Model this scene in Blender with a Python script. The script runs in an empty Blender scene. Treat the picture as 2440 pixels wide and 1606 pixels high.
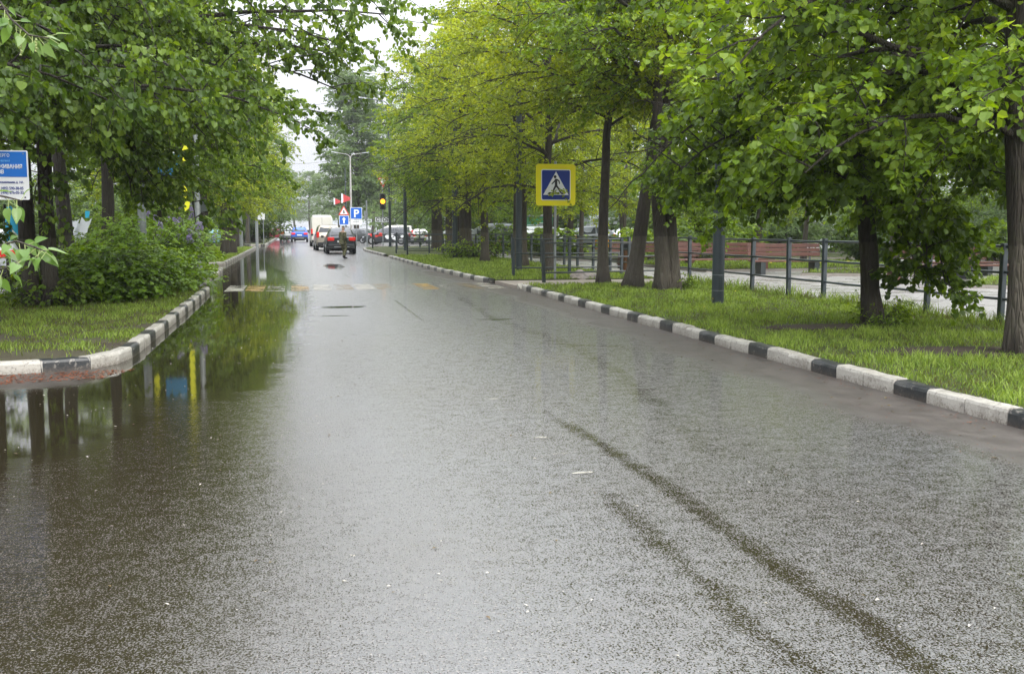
import bpy, math, random
import numpy as np
from mathutils import Vector, Matrix

# ------------------------------------------------------------------ camera, sky, sun, exposure
SC = bpy.context.scene
COL = SC.collection
F_PX, CAM_H = 2400.0, 1.7
PITCH = math.atan(263 / F_PX)
YAW = math.atan(517 / F_PX * math.cos(PITCH))
cam_data = bpy.data.cameras.new('camera')
cam_data.sensor_width = 36.0
cam_data.lens = 36.0 * F_PX / 2440.0
cam_data.clip_start, cam_data.clip_end = 0.1, 3000
cam = bpy.data.objects.new('camera', cam_data)
COL.objects.link(cam)
cam.location = (0, 0, CAM_H)
cam.rotation_euler = (math.pi / 2 - PITCH, 0, -YAW)
SC.camera = cam

SKY_STRENGTH = 1.0
world = bpy.data.worlds.new("World")
SC.world = world
world.use_nodes = True
wn, wl = world.node_tree.nodes, world.node_tree.links
wn.clear()
w_out = wn.new('ShaderNodeOutputWorld')
w_bg = wn.new('ShaderNodeBackground')
w_sky = wn.new('ShaderNodeTexSky')
w_sky.sky_type = 'NISHITA'
w_sky.sun_disc = False
w_sky.sun_elevation = math.radians(33)
w_sky.sun_rotation = math.radians(155)
w_sky.dust_density = 4.0
w_scale = wn.new('ShaderNodeMix'); w_scale.data_type = 'RGBA'; w_scale.blend_type = 'MULTIPLY'
w_scale.inputs[0].default_value = 1.0
w_scale.inputs[7].default_value = (0.05, 0.05, 0.05, 1)
wl.new(w_sky.outputs[0], w_scale.inputs[6])
w_tc = wn.new('ShaderNodeTexCoord')
w_sep = wn.new('ShaderNodeSeparateXYZ')
wl.new(w_tc.outputs['Generated'], w_sep.inputs[0])
w_ramp = wn.new('ShaderNodeMapRange')           # overcast sky by sine of elevation; zenith raised past standard to add light
w_ramp.inputs['From Min'].default_value = 0.0
w_ramp.inputs['From Max'].default_value = 1.0
w_ramp.inputs['To Min'].default_value = 0.345
w_ramp.inputs['To Max'].default_value = 2.4
wl.new(w_sep.outputs['Z'], w_ramp.inputs['Value'])
w_noise = wn.new('ShaderNodeTexNoise'); w_noise.inputs['Scale'].default_value = 2.2
w_noise.inputs['Detail'].default_value = 4
wl.new(w_tc.outputs['Generated'], w_noise.inputs['Vector'])
w_nm = wn.new('ShaderNodeMapRange')
w_nm.inputs['To Min'].default_value = 0.9; w_nm.inputs['To Max'].default_value = 1.1
wl.new(w_noise.outputs[0], w_nm.inputs['Value'])
w_mul = wn.new('ShaderNodeMath'); w_mul.operation = 'MULTIPLY'
wl.new(w_ramp.outputs[0], w_mul.inputs[0]); wl.new(w_nm.outputs[0], w_mul.inputs[1])
w_cc = wn.new('ShaderNodeVectorMath'); w_cc.operation = 'SCALE'
w_cc.inputs[0].default_value = (0.955, 0.975, 1.03)
wl.new(w_mul.outputs[0], w_cc.inputs['Scale'])
w_mix = wn.new('ShaderNodeMix'); w_mix.data_type = 'RGBA'; w_mix.inputs[0].default_value = 0.93
wl.new(w_scale.outputs[2], w_mix.inputs[6]); wl.new(w_cc.outputs[0], w_mix.inputs[7])
wl.new(w_mix.outputs[2], w_bg.inputs[0])
w_bg.inputs[1].default_value = SKY_STRENGTH
wl.new(w_bg.outputs[0], w_out.inputs[0])

sun_data = bpy.data.lights.new('sun', 'SUN')
sun_data.energy = 1.5
sun_data.angle = math.radians(25)
sun_data.color = (1.0, 0.97, 0.9)
sun = bpy.data.objects.new('sun', sun_data)
COL.objects.link(sun)
_el, _az = math.radians(33), math.radians(25)
_d = Vector((math.sin(_az) * math.cos(_el), -math.cos(_az) * math.cos(_el), math.sin(_el)))
sun.rotation_euler = _d.to_track_quat('Z', 'Y').to_euler()
sun.location = (0, 0, 60)

SC.view_settings.view_transform = 'Standard'
SC.view_settings.look = 'None'
SC.view_settings.gamma = 1.0
SC.view_settings.use_curve_mapping = False
SC.view_settings.exposure = 1.05
SC.render.engine = 'CYCLES'
cy = SC.cycles
cy.max_bounces = 7; cy.diffuse_bounces = 3; cy.glossy_bounces = 3
cy.transmission_bounces = 5; cy.transparent_max_bounces = 8; cy.volume_bounces = 0
cy.use_adaptive_sampling = True; cy.adaptive_threshold = 0.02
cy.sample_clamp_indirect = 6.0
cy.caustics_reflective = False; cy.caustics_refractive = False

# ------------------------------------------------------------------ helpers
def _ray(px, py):
    c, s = math.cos, math.sin
    x = (px - 1220) / F_PX; y = -(py - 803) / F_PX
    fw = (s(YAW) * c(PITCH), c(YAW) * c(PITCH), -s(PITCH)); r = (c(YAW), -s(YAW), 0); u = (s(YAW) * s(PITCH), c(YAW) * s(PITCH), c(PITCH))
    return [fw[i] + x * r[i] + y * u[i] for i in range(3)]
def G(px, py, z=0.0):
    d = _ray(px, py); t = (z - CAM_H) / d[2]
    return d[0] * t, d[1] * t
def P(px, py, Y):
    d = _ray(px, py); t = Y / d[1]
    return Vector((d[0] * t, Y, CAM_H + d[2] * t))

def tag(o, label=None, cat=None, group=None, kind=None):
    if label: o['label'] = label
    if cat: o['category'] = cat
    if group: o['group'] = group
    if kind: o['kind'] = kind
    return o
def empty(name, loc=(0, 0, 0), rz=0.0, label=None, cat=None, group=None, kind=None):
    o = bpy.data.objects.new(name, None); COL.objects.link(o)
    o.location = loc; o.rotation_euler = (0, 0, rz); o.empty_display_size = .2
    return tag(o, label, cat, group, kind)
def link(name, me, parent=None, mat=None, loc=None, rot=None):
    o = bpy.data.objects.new(name, me); COL.objects.link(o)
    if mat is not None and len(me.materials) == 0: me.materials.append(mat)
    if parent is not None: o.parent = parent
    if loc is not None: o.location = loc
    if rot is not None: o.rotation_euler = rot
    return o
def np_mesh(name, V, Fs, attrs=None, smooth=False):
    """V (n,3); Fs list of (m,k) int arrays; attrs {name: per-vertex float array}"""
    me = bpy.data.meshes.new(name)
    V = np.ascontiguousarray(V, dtype=np.float32)
    Fs = [np.asarray(f, dtype=np.int32) for f in Fs if len(f)]
    me.vertices.add(len(V)); me.vertices.foreach_set('co', V.ravel())
    idx = np.concatenate([f.ravel() for f in Fs]); tot = np.concatenate([np.full(len(f), f.shape[1], np.int32) for f in Fs])
    start = np.concatenate([[0], np.cumsum(tot)[:-1]]).astype(np.int32)
    me.loops.add(len(idx)); me.loops.foreach_set('vertex_index', idx)
    me.polygons.add(len(tot)); me.polygons.foreach_set('loop_start', start)
    if smooth: me.polygons.foreach_set('use_smooth', np.ones(len(tot), dtype=bool))
    else: me.polygons.foreach_set('use_smooth', np.zeros(len(tot), dtype=bool))
    for k, a in (attrs or {}).items():
        at = me.attributes.new(k, 'FLOAT', 'POINT'); at.data.foreach_set('value', np.asarray(a, dtype=np.float32))
    me.update(calc_edges=True)
    return me

class MB:
    """collects simple shapes into one mesh"""
    def __init__(s): s.v = []; s.f = []
    def add(s, vs, fs):
        b = len(s.v); s.v += [tuple(v) for v in vs]; s.f += [tuple(i + b for i in f) for f in fs]; return s
    def box(s, x0, x1, y0, y1, z0, z1, ch=0.0):
        if ch <= 0:
            v = [(x0, y0, z0), (x1, y0, z0), (x1, y1, z0), (x0, y1, z0), (x0, y0, z1), (x1, y0, z1), (x1, y1, z1), (x0, y1, z1)]
            return s.add(v, [(0, 3, 2, 1), (4, 5, 6, 7), (0, 1, 5, 4), (1, 2, 6, 5), (2, 3, 7, 6), (3, 0, 4, 7)])
        c = min(ch, (x1 - x0) * .45, (y1 - y0) * .45, (z1 - z0) * .45)
        def ring(z, k):
            a, b, e, g = x0 + k, x1 - k, y0 + k, y1 - k
            return [(a + c, e, z), (b - c, e, z), (b, e + c, z), (b, g - c, z), (b - c, g, z), (a + c, g, z), (a, g - c, z), (a, e + c, z)]
        v = ring(z0, c * .7) + ring(z0 + c, 0) + ring(z1 - c, 0) + ring(z1, c * .7)
        f = [tuple(range(7, -1, -1)), tuple(range(24, 32))]
        for r in range(3):
            for i in range(8):
                j = (i + 1) % 8; f.append((r * 8 + i, r * 8 + j, (r + 1) * 8 + j, (r + 1) * 8 + i))
        return s.add(v, f)
    def tube(s, pts, rad, n=8, cap=True):
        pts = [Vector(p) for p in pts]
        if not hasattr(rad, '__len__'): rad = [rad] * len(pts)
        vs = []; pref = None
        for i, p in enumerate(pts):
            t = (pts[min(i + 1, len(pts) - 1)] - pts[max(i - 1, 0)]).normalized()
            if pref is None: pref = Vector((1, 0, 0)) if abs(t.x) < .8 else Vector((0, 1, 0))
            a = (pref - t * pref.dot(t)).normalized(); pref = a; b = t.cross(a)
            for k in range(n):
                an = 2 * math.pi * k / n
                vs.append(p + (a * math.cos(an) + b * math.sin(an)) * rad[i])
        fs = []
        for i in range(len(pts) - 1):
            for k in range(n):
                fs.append((i * n + k, i * n + (k + 1) % n, (i + 1) * n + (k + 1) % n, (i + 1) * n + k))
        if cap: fs += [tuple(range(n - 1, -1, -1)), tuple(range((len(pts) - 1) * n, len(pts) * n))]
        return s.add(vs, fs)
    def prism(s, poly, axis, a, b):
        """poly: 2D points; extruded along axis from a to b"""
        def m(p, t):
            return {'x': (t, p[0], p[1]), 'y': (p[0], t, p[1]), 'z': (p[0], p[1], t)}[axis]
        n = len(poly)
        v = [m(p, a) for p in poly] + [m(p, b) for p in poly]
        f = [tuple(range(n - 1, -1, -1)), tuple(range(n, 2 * n))] + [(i, (i + 1) % n, n + (i + 1) % n, n + i) for i in range(n)]
        return s.add(v, f)
    def mesh(s, name, mat=None, smooth=False):
        me = bpy.data.meshes.new(name); me.from_pydata(s.v, [], s.f)
        if smooth: me.polygons.foreach_set('use_smooth', [True] * len(me.polygons))
        me.update()
        if mat: me.materials.append(mat)
        return me
    def build(s, name, mat, parent=None, smooth=False, loc=None, rot=None):
        me = s.mesh(name, mat, smooth)
        if smooth:
            try: me.set_sharp_from_angle(angle=math.radians(40))
            except Exception: pass
        return link(name, me, parent, None, loc, rot)

# ------------------------------------------------------------------ materials
def mat(name, col=(.5, .5, .5), rough=.6, metal=0.0, spec=.5, emit=None, es=1.0, coat=0.0):
    m = bpy.data.materials.new(name); m.use_nodes = True
    b = m.node_tree.nodes['Principled BSDF']
    b.inputs['Base Color'].default_value = (*col, 1); b.inputs['Roughness'].default_value = rough
    b.inputs['Metallic'].default_value = metal; b.inputs['Specular IOR Level'].default_value = spec
    b.inputs['Coat Weight'].default_value = coat
    if emit: b.inputs['Emission Color'].default_value = (*emit, 1); b.inputs['Emission Strength'].default_value = es
    return m
class NT:
    def __init__(s, m): s.m = m; s.n = m.node_tree.nodes; s.l = m.node_tree.links; s.b = s.n.get('Principled BSDF')
    def new(s, t, **k):
        nd = s.n.new('ShaderNode' + t)
        for a, v in k.items(): setattr(nd, a, v)
        return nd
    def link(s, a, b): s.l.new(a, b)
    def coord(s, kind='Object', scale=None):
        tc = s.new('TexCoord'); o = tc.outputs[kind]
        if scale is not None:
            mp = s.new('Mapping'); mp.inputs['Scale'].default_value = scale; s.link(o, mp.inputs[0]); o = mp.outputs[0]
        return o
    def pos(s, scale=None):
        g = s.new('NewGeometry'); o = g.outputs['Position']
        if scale is not None:
            mp = s.new('Mapping'); mp.inputs['Scale'].default_value = scale; s.link(o, mp.inputs[0]); o = mp.outputs[0]
        return o
    def noise(s, vec, scale, detail=4, rough=.55):
        nd = s.new('TexNoise'); nd.inputs['Scale'].default_value = scale; nd.inputs['Detail'].default_value = detail; nd.inputs['Roughness'].default_value = rough
        if vec is not None: s.link(vec, nd.inputs['Vector'])
        return nd.outputs[0]
    def rng(s, v, a, b, c=0.0, d=1.0):
        nd = s.new('MapRange'); nd.inputs[1].default_value = a; nd.inputs[2].default_value = b; nd.inputs[3].default_value = c; nd.inputs[4].default_value = d
        s.link(v, nd.inputs[0]); return nd.outputs[0]
    def math(s, op, a, b=None, c=None):
        nd = s.new('Math'); nd.operation = op
        for i, x in enumerate((a, b, c)):
            if x is None: continue
            if isinstance(x, (int, float)): nd.inputs[i].default_value = x
            else: s.link(x, nd.inputs[i])
        return nd.outputs[0]
    def mix(s, f, a, b, blend='MIX'):
        nd = s.new('Mix'); nd.data_type = 'RGBA'; nd.blend_type = blend
        for i, x in ((0, f), (6, a), (7, b)):
            if isinstance(x, (int, float)): nd.inputs[i].default_value = x
            elif isinstance(x, tuple): nd.inputs[i].default_value = (*x, 1)
            else: s.link(x, nd.inputs[i])
        return nd.outputs[2]
    def attr(s, name):
        nd = s.new('Attribute'); nd.attribute_name = name; return nd.outputs['Fac']
    def bump(s, h, strength=.5, dist=.01, normal=None):
        nd = s.new('Bump'); nd.inputs['Distance'].default_value = dist
        if isinstance(strength, (int, float)): nd.inputs['Strength'].default_value = strength
        else: s.link(strength, nd.inputs['Strength'])
        s.link(h, nd.inputs['Height'])
        if normal is not None: s.link(normal, nd.inputs['Normal'])
        return nd.outputs[0]
def rough_mat(name, c1, c2, scale=6.0, rough=.7, bump=.3, dist=.01, bscale=60, metal=0.0):
    m = mat(name, c1, rough, metal); t = NT(m); co = t.coord('Object')
    f = t.rng(t.noise(co, scale, 5), .35, .65)
    t.link(t.mix(f, c1, c2), t.b.inputs['Base Color'])
    t.link(t.bump(t.noise(co, bscale, 3), bump, dist), t.b.inputs['Normal'])
    return m

def leaf_mat(name, dark, mid, light, trans=.45, rough=.42):
    m = mat(name, mid, rough); t = NT(m)
    a = t.attr('tint')
    oi = t.new('ObjectInfo')
    a2 = t.math('ADD', a, t.rng(oi.outputs['Random'], 0, 1, -.12, .12))
    cr = t.new('ValToRGB'); t.link(a2, cr.inputs[0])
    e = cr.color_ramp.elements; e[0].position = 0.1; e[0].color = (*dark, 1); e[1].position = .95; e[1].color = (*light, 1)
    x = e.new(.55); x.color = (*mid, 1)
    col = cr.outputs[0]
    t.link(col, t.b.inputs['Base Color'])
    t.b.inputs['Specular IOR Level'].default_value = .32
    tr = t.new('BsdfTranslucent')
    hs = t.new('HueSaturation'); hs.inputs['Saturation'].default_value = 1.15; hs.inputs['Value'].default_value = 1.7; hs.inputs['Hue'].default_value = .485
    t.link(col, hs.inputs['Color']); t.link(hs.outputs[0], tr.inputs[0])
    ms = t.new('MixShader'); ms.inputs[0].default_value = trans
    t.link(t.b.outputs[0], ms.inputs[1]); t.link(tr.outputs[0], ms.inputs[2])
    t.link(ms.outputs[0], t.n['Material Output'].inputs[0])
    return m

M = {}
M['leaf_lime'] = leaf_mat('leaf_lime', (.035, .066, .010), (.145, .235, .030), (.32, .42, .07), .47)
M['leaf_yellow'] = leaf_mat('leaf_yellow', (.08, .12, .012), (.22, .29, .022), (.43, .48, .06), .44)
M['leaf_dark'] = leaf_mat('leaf_dark', (.025, .05, .010), (.07, .125, .018), (.22, .32, .05), .4)
M['leaf_hazed'] = leaf_mat('leaf_hazed', (.06, .10, .035), (.12, .19, .06), (.20, .27, .09), .4)  # distance haze put into the leaf colour, paler and greyer
M['leaf_bush'] = leaf_mat('leaf_bush', (.06, .12, .012), (.15, .26, .025), (.28, .40, .06), .35, .36)
M['leaf_poplar'] = leaf_mat('leaf_poplar', (.07, .14, .03), (.13, .23, .05), (.22, .31, .13), .4, .3)
M['blossom'] = leaf_mat('lilac_blossom', (.22, .17, .33), (.38, .31, .5), (.55, .48, .66), .3, .6)
M['grass'] = leaf_mat('grass_blades', (.10, .085, .03), (.115, .195, .028), (.26, .35, .07), .35, .5)

def bark_mat(name, c1, c2, wash=0.0):
    m = mat(name, c1, .85); t = NT(m)
    co = t.coord('Object', (14, 14, 1.6))
    n = t.noise(co, 1.6, 6, .65)
    vo = t.new('TexVoronoi'); vo.feature = 'DISTANCE_TO_EDGE'; vo.inputs['Scale'].default_value = 1.6; t.link(co, vo.inputs['Vector'])
    col = t.mix(t.rng(n, .3, .7), c1, c2)
    co2 = t.coord('Object')
    col = t.mix(t.rng(t.noise(co2, 5, 3), .5, .8, 0, .5), col, (.05, .062, .02))
    if wash > 0:
        sp = t.new('SeparateXYZ'); t.link(co2, sp.inputs[0])
        zz = t.math('ADD', sp.outputs['Z'], t.rng(t.noise(co2, 9, 3), 0, 1, -.05, .05))
        f = t.math('MULTIPLY', t.rng(zz, 1.34, 1.37, 1, 0), t.rng(n, .3, .62, wash, wash * .35))
        f = t.math('MULTIPLY', f, t.rng(zz, .08, .3, .1, 1))
        col = t.mix(f, col, (.17, .15, .12))
    t.link(col, t.b.inputs['Base Color'])
    h = t.math('ADD', t.math('MULTIPLY', t.rng(vo.outputs['Distance'], 0, .25), .7), n)
    t.link(t.bump(h, .9, .03), t.b.inputs['Normal'])
    return m
M['bark'] = bark_mat('lime_bark', (.018, .0145, .011), (.058, .047, .036), .5)
M['bark_dark'] = bark_mat('dark_bark', (.015, .012, .0095), (.045, .036, .028), .3)
M['bark_plain'] = bark_mat('plain_bark', (.045, .038, .03), (.09, .075, .06), 0)

# wet asphalt: water film and grain come from vertex masks of lying water, plus one painting in tree reflection
def asphalt():
    m = mat('wet_asphalt', (.03, .028, .026), .3); t = NT(m)
    pu = t.attr('puddle'); dry = t.attr('dry'); rut = t.attr('rut')
    pos = t.pos()
    big = t.noise(pos, .55, 4)
    edge = t.noise(t.pos((1.2, 2.6, 1)), 1.1, 5, .6)
    p = t.rng(t.math('ADD', pu, t.math('MULTIPLY', t.math('SUBTRACT', edge, .5), .8)), .34, .72)
    r = t.rng(t.math('ADD', rut, t.math('MULTIPLY', t.math('SUBTRACT', edge, .5), 1.0)), .25, .9)
    d = t.rng(t.math('ADD', dry, t.math('MULTIPLY', t.math('SUBTRACT', big, .5), .9)), .3, .8)
    film = t.attr('film')
    edge2 = t.noise(t.pos((1.0, 2.2, 1)), 2.6, 4, .6)
    film = t.rng(t.math('ADD', film, t.math('MULTIPLY', t.math('SUBTRACT', edge2, .5), .5)), .1, .9)
    cov = t.attr('cover')
    g1 = t.noise(t.pos((1, .8, 1)), 104, 2, .7)           # wet aggregate standing out of the water film
    g1 = t.math('ADD', t.math('MULTIPLY', g1, .72), t.math('MULTIPLY', t.noise(t.pos((1, .55, 1)), 34, 3, .7), .28))
    gm_ = t.noise(t.pos((.9, 1.1, 1)), 7, 4, .65)
    cov2 = t.math('ADD', cov, t.math('MULTIPLY', t.math('SUBTRACT', gm_, .5), .75))
    cov2 = t.math('SUBTRACT', cov2, t.math('ADD', t.math('MULTIPLY', p, 1.1), t.math('MULTIPLY', r, .38)))
    thr = t.math('ADD', .5, t.math('MULTIPLY', t.math('SUBTRACT', .5, cov2), .21))
    gm = t.rng(t.math('SUBTRACT', g1, thr), -.009, .009)
    gm = t.math('MULTIPLY', gm, t.rng(p, 0, .8, 1, 0))
    fleck = t.rng(t.noise(pos, 88, 1, .5), .60, .68)
    c = t.mix(t.noise(pos, 140, 1), (.080, .082, .084), (.155, .157, .16))
    c = t.mix(t.math('MULTIPLY', fleck, gm), c, (.30, .27, .24))
    c = t.mix(t.rng(big, .3, .7, 0, .35), c, (.10, .085, .07))
    c = t.mix(t.math('MULTIPLY', t.attr('tree_reflect'), .8), c, (.05, .04, .03))  # dark tree reflection painted into the grain colour of the left lane
    wetc = t.mix(gm, (.024, .019, .011), c)
    c = t.mix(t.math('MULTIPLY', d, .85), wetc, t.mix(t.rng(t.noise(pos, 3.2, 6, .7), .38, .62), (.055, .047, .041), t.mix(t.noise(pos, 60, 2), (.07, .060, .053), (.125, .108, .096))))
    c = t.mix(t.math('MULTIPLY', p, .85), c, (.020, .017, .009))
    t.link(c, t.b.inputs['Base Color'])
    ro = t.mix(gm, (.035, .035, .035), (.30, .30, .30))
    ro = t.mix(d, ro, (.5, .5, .5))
    ro = t.mix(p, ro, (.035, .035, .035))
    t.link(ro, t.b.inputs['Roughness'])
    wet = t.math('SUBTRACT', 1.0, d)
    t.link(t.math('ADD', 1.5, t.math('MULTIPLY', t.math('MULTIPLY', t.math('MULTIPLY', gm, wet), t.math('SUBTRACT', 1.0, t.math('MULTIPLY', t.attr('tree_reflect'), .65))), .8)), t.b.inputs['IOR'])
    n1 = t.bump(g1, t.math('MULTIPLY', t.math('MULTIPLY', gm, t.math('SUBTRACT', 1.0, p)), .8), .010)
    rip = t.noise(t.pos((1.0, 3.0, 1)), 8.5, 3, .6)
    n2 = t.bump(rip, t.math('MULTIPLY', t.math('SUBTRACT', 1.0, t.math('MULTIPLY', p, .93)), t.math('ADD', .03, t.math('MULTIPLY', film, .17))), .012, n1)
    t.link(n2, t.b.inputs['Normal'])
    return m
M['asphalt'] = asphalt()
M['soil'] = rough_mat('soil', (.045, .032, .02), (.07, .068, .03), 1.5, .9, .8, .03, 25)
M['lawn'] = rough_mat('lawn_base', (.045, .05, .015), (.075, .10, .02), 2.2, .9, .9, .04, 60)
def paving():
    m = mat('wet_paving', (.42, .40, .39), .35); t = NT(m); pos = t.pos()
    br = t.new('TexBrick'); br.offset = 0; br.inputs['Scale'].default_value = 1.0
    br.inputs['Brick Width'].default_value = 1.0; br.inputs['Row Height'].default_value = 1.0; br.inputs['Mortar Size'].default_value = .012
    br.inputs['Color1'].default_value = (.30, .285, .28, 1); br.inputs['Color2'].default_value = (.26, .25, .245, 1); br.inputs['Mortar'].default_value = (.16, .15, .14, 1)
    t.link(pos, br.inputs['Vector'])
    c = t.mix(t.rng(t.noise(pos, .7, 4), .4, .65, 0, .5), br.outputs[0], (.20, .19, .185))
    t.link(c, t.b.inputs['Base Color'])
    t.link(t.rng(t.noise(pos, 1.1, 3), .35, .65, .18, .5), t.b.inputs['Roughness'])
    t.link(t.bump(t.noise(pos, 120, 2), .3, .003), t.b.inputs['Normal'])
    return m
M['paving'] = paving()
M['path'] = rough_mat('path_concrete', (.34, .29, .25), (.25, .215, .185), 1.2, .55, .3, .005, 90)
def paint_mat(name, c, dirt, wear=.45, rough=.5):
    m = mat(name, c, rough); t = NT(m); co = t.pos()
    n = t.noise(co, 3.5, 6, .65); n2 = t.noise(co, 38, 5, .7)
    f = t.math('ADD', t.rng(n, .45, .75, 0, wear), t.rng(n2, .52, .72, 0, wear))
    col = t.mix(f, c, dirt)
    sp = t.new('SeparateXYZ'); t.link(co, sp.inputs[0])
    low = t.math('MULTIPLY', t.rng(sp.outputs['Z'], .0, .07, .75, 0), t.rng(n2, .35, .6))
    chip = t.rng(t.math('ADD', t.math('MULTIPLY', t.noise(co, 11, 4, .7), .75), t.math('MULTIPLY', n2, .25)), .575, .60, 0, .85)
    col = t.mix(chip, col, (.19, .175, .155))
    col = t.mix(low, col, (.10, .075, .055))
    t.link(col, t.b.inputs['Base Color'])
    t.link(t.bump(t.math('ADD', n2, n), .5, .006), t.b.inputs['Normal'])
    return m
M['kerb_white'] = paint_mat('kerb_white_paint', (.44, .42, .375), (.17, .15, .125), .75)
M['kerb_black'] = paint_mat('kerb_black_paint', (.022, .025, .028), (.10, .095, .088), .5, .4)
M['kerb_grey'] = paint_mat('kerb_bare_concrete', (.27, .245, .22), (.18, .16, .14), .5)
def worn(name, c, amount):
    m = mat(name, c, .4); t = NT(m); pos = t.pos()
    n = t.math('ADD', t.math('MULTIPLY', t.noise(pos, 1.7, 5, .7), .6), t.math('MULTIPLY', t.noise(pos, 30, 4, .7), .4))
    f = t.rng(n, amount - .05, amount + .05)
    tr = t.new('BsdfTransparent'); ms = t.new('MixShader')
    t.link(f, ms.inputs[0]); t.link(tr.outputs[0], ms.inputs[1]); t.link(t.b.outputs[0], ms.inputs[2])
    t.link(ms.outputs[0], t.n['Material Output'].inputs[0])
    t.link(t.bump(t.noise(pos, 110, 2), .4, .004), t.b.inputs['Normal'])
    return m
M['mark_white'] = worn('worn_white_marking', (.36, .34, .29), .485)
M['mark_white_faint'] = worn('faint_white_marking', (.34, .32, .28), .545)
M['mark_yellow'] = worn('worn_yellow_marking', (.34, .21, .05), .505)
M['mark_yellow_faint'] = worn('faint_yellow_marking', (.30, .2, .06), .55)

M['steel_dark'] = rough_mat('dark_blue_grey_paint', (.028, .040, .048), (.04, .052, .06), 3, .38, .15, .002, 80)
M['steel_black'] = rough_mat('black_green_paint', (.018, .026, .028), (.032, .042, .044), 3, .38, .15, .002, 80)
M['galv'] = rough_mat('galvanised_steel', (.32, .34, .35), (.24, .26, .27), 8, .42, .1, .002, 60, .5)
M['concrete'] = rough_mat('concrete', (.42, .41, .39), (.32, .31, .29), 3, .75, .4, .01, 50)
M['wood_red'] = rough_mat('red_brown_wood', (.13, .052, .038), (.09, .038, .028), 4, .5, .3, .004, 30)
M['wood_brown'] = rough_mat('brown_slat_wood', (.16, .075, .03), (.11, .05, .02), 5, .55, .3, .004, 30)
M['stone'] = rough_mat('boulder_stone', (.34, .29, .26), (.24, .22, .21), 3, .8, .8, .04, 14)
M['black'] = mat('black_rubber', (.012, .012, .013), .7)
M['plastic_black'] = mat('black_plastic', (.018, .019, .02), .4)
M['glass'] = mat('dark_car_glass', (.02, .026, .03), .06, 0, .7)
M['rim'] = mat('alloy_rim', (.45, .46, .48), .3, .8)
M['white_sign'] = mat('sign_white', (.72, .74, .75), .4)
M['blue_sign'] = mat('sign_blue', (.005, .10, .48), .35)
M['navy_sign'] = mat('sign_navy', (.004, .028, .22), .35)
M['yellow_sign'] = mat('sign_yellow', (.80, .72, .0), .45)
M['red_sign'] = mat('sign_red', (.62, .04, .03), .4)
M['black_sign'] = mat('sign_black', (.015, .015, .02), .5)
M['amber'] = mat('amber_lamp_lit', (.9, .4, .02), .4, emit=(1.0, .36, .01), es=1.6)
M['red_lamp'] = mat('red_lamp_lit', (.9, .08, .03), .4, emit=(1.0, .10, .02), es=2.2)
M['lens_dark'] = mat('unlit_lens', (.03, .03, .032), .25)
M['tail_red'] = mat('tail_light_red', (.55, .02, .015), .2, emit=(1, .03, .02), es=.12)
M['cyan'] = mat('cyan_cloth', (.03, .45, .72), .6)
M['white_cloth'] = mat('white_cloth', (.72, .75, .8), .7)
M['orange'] = mat('orange_plastic', (.75, .30, .04), .5)

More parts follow.
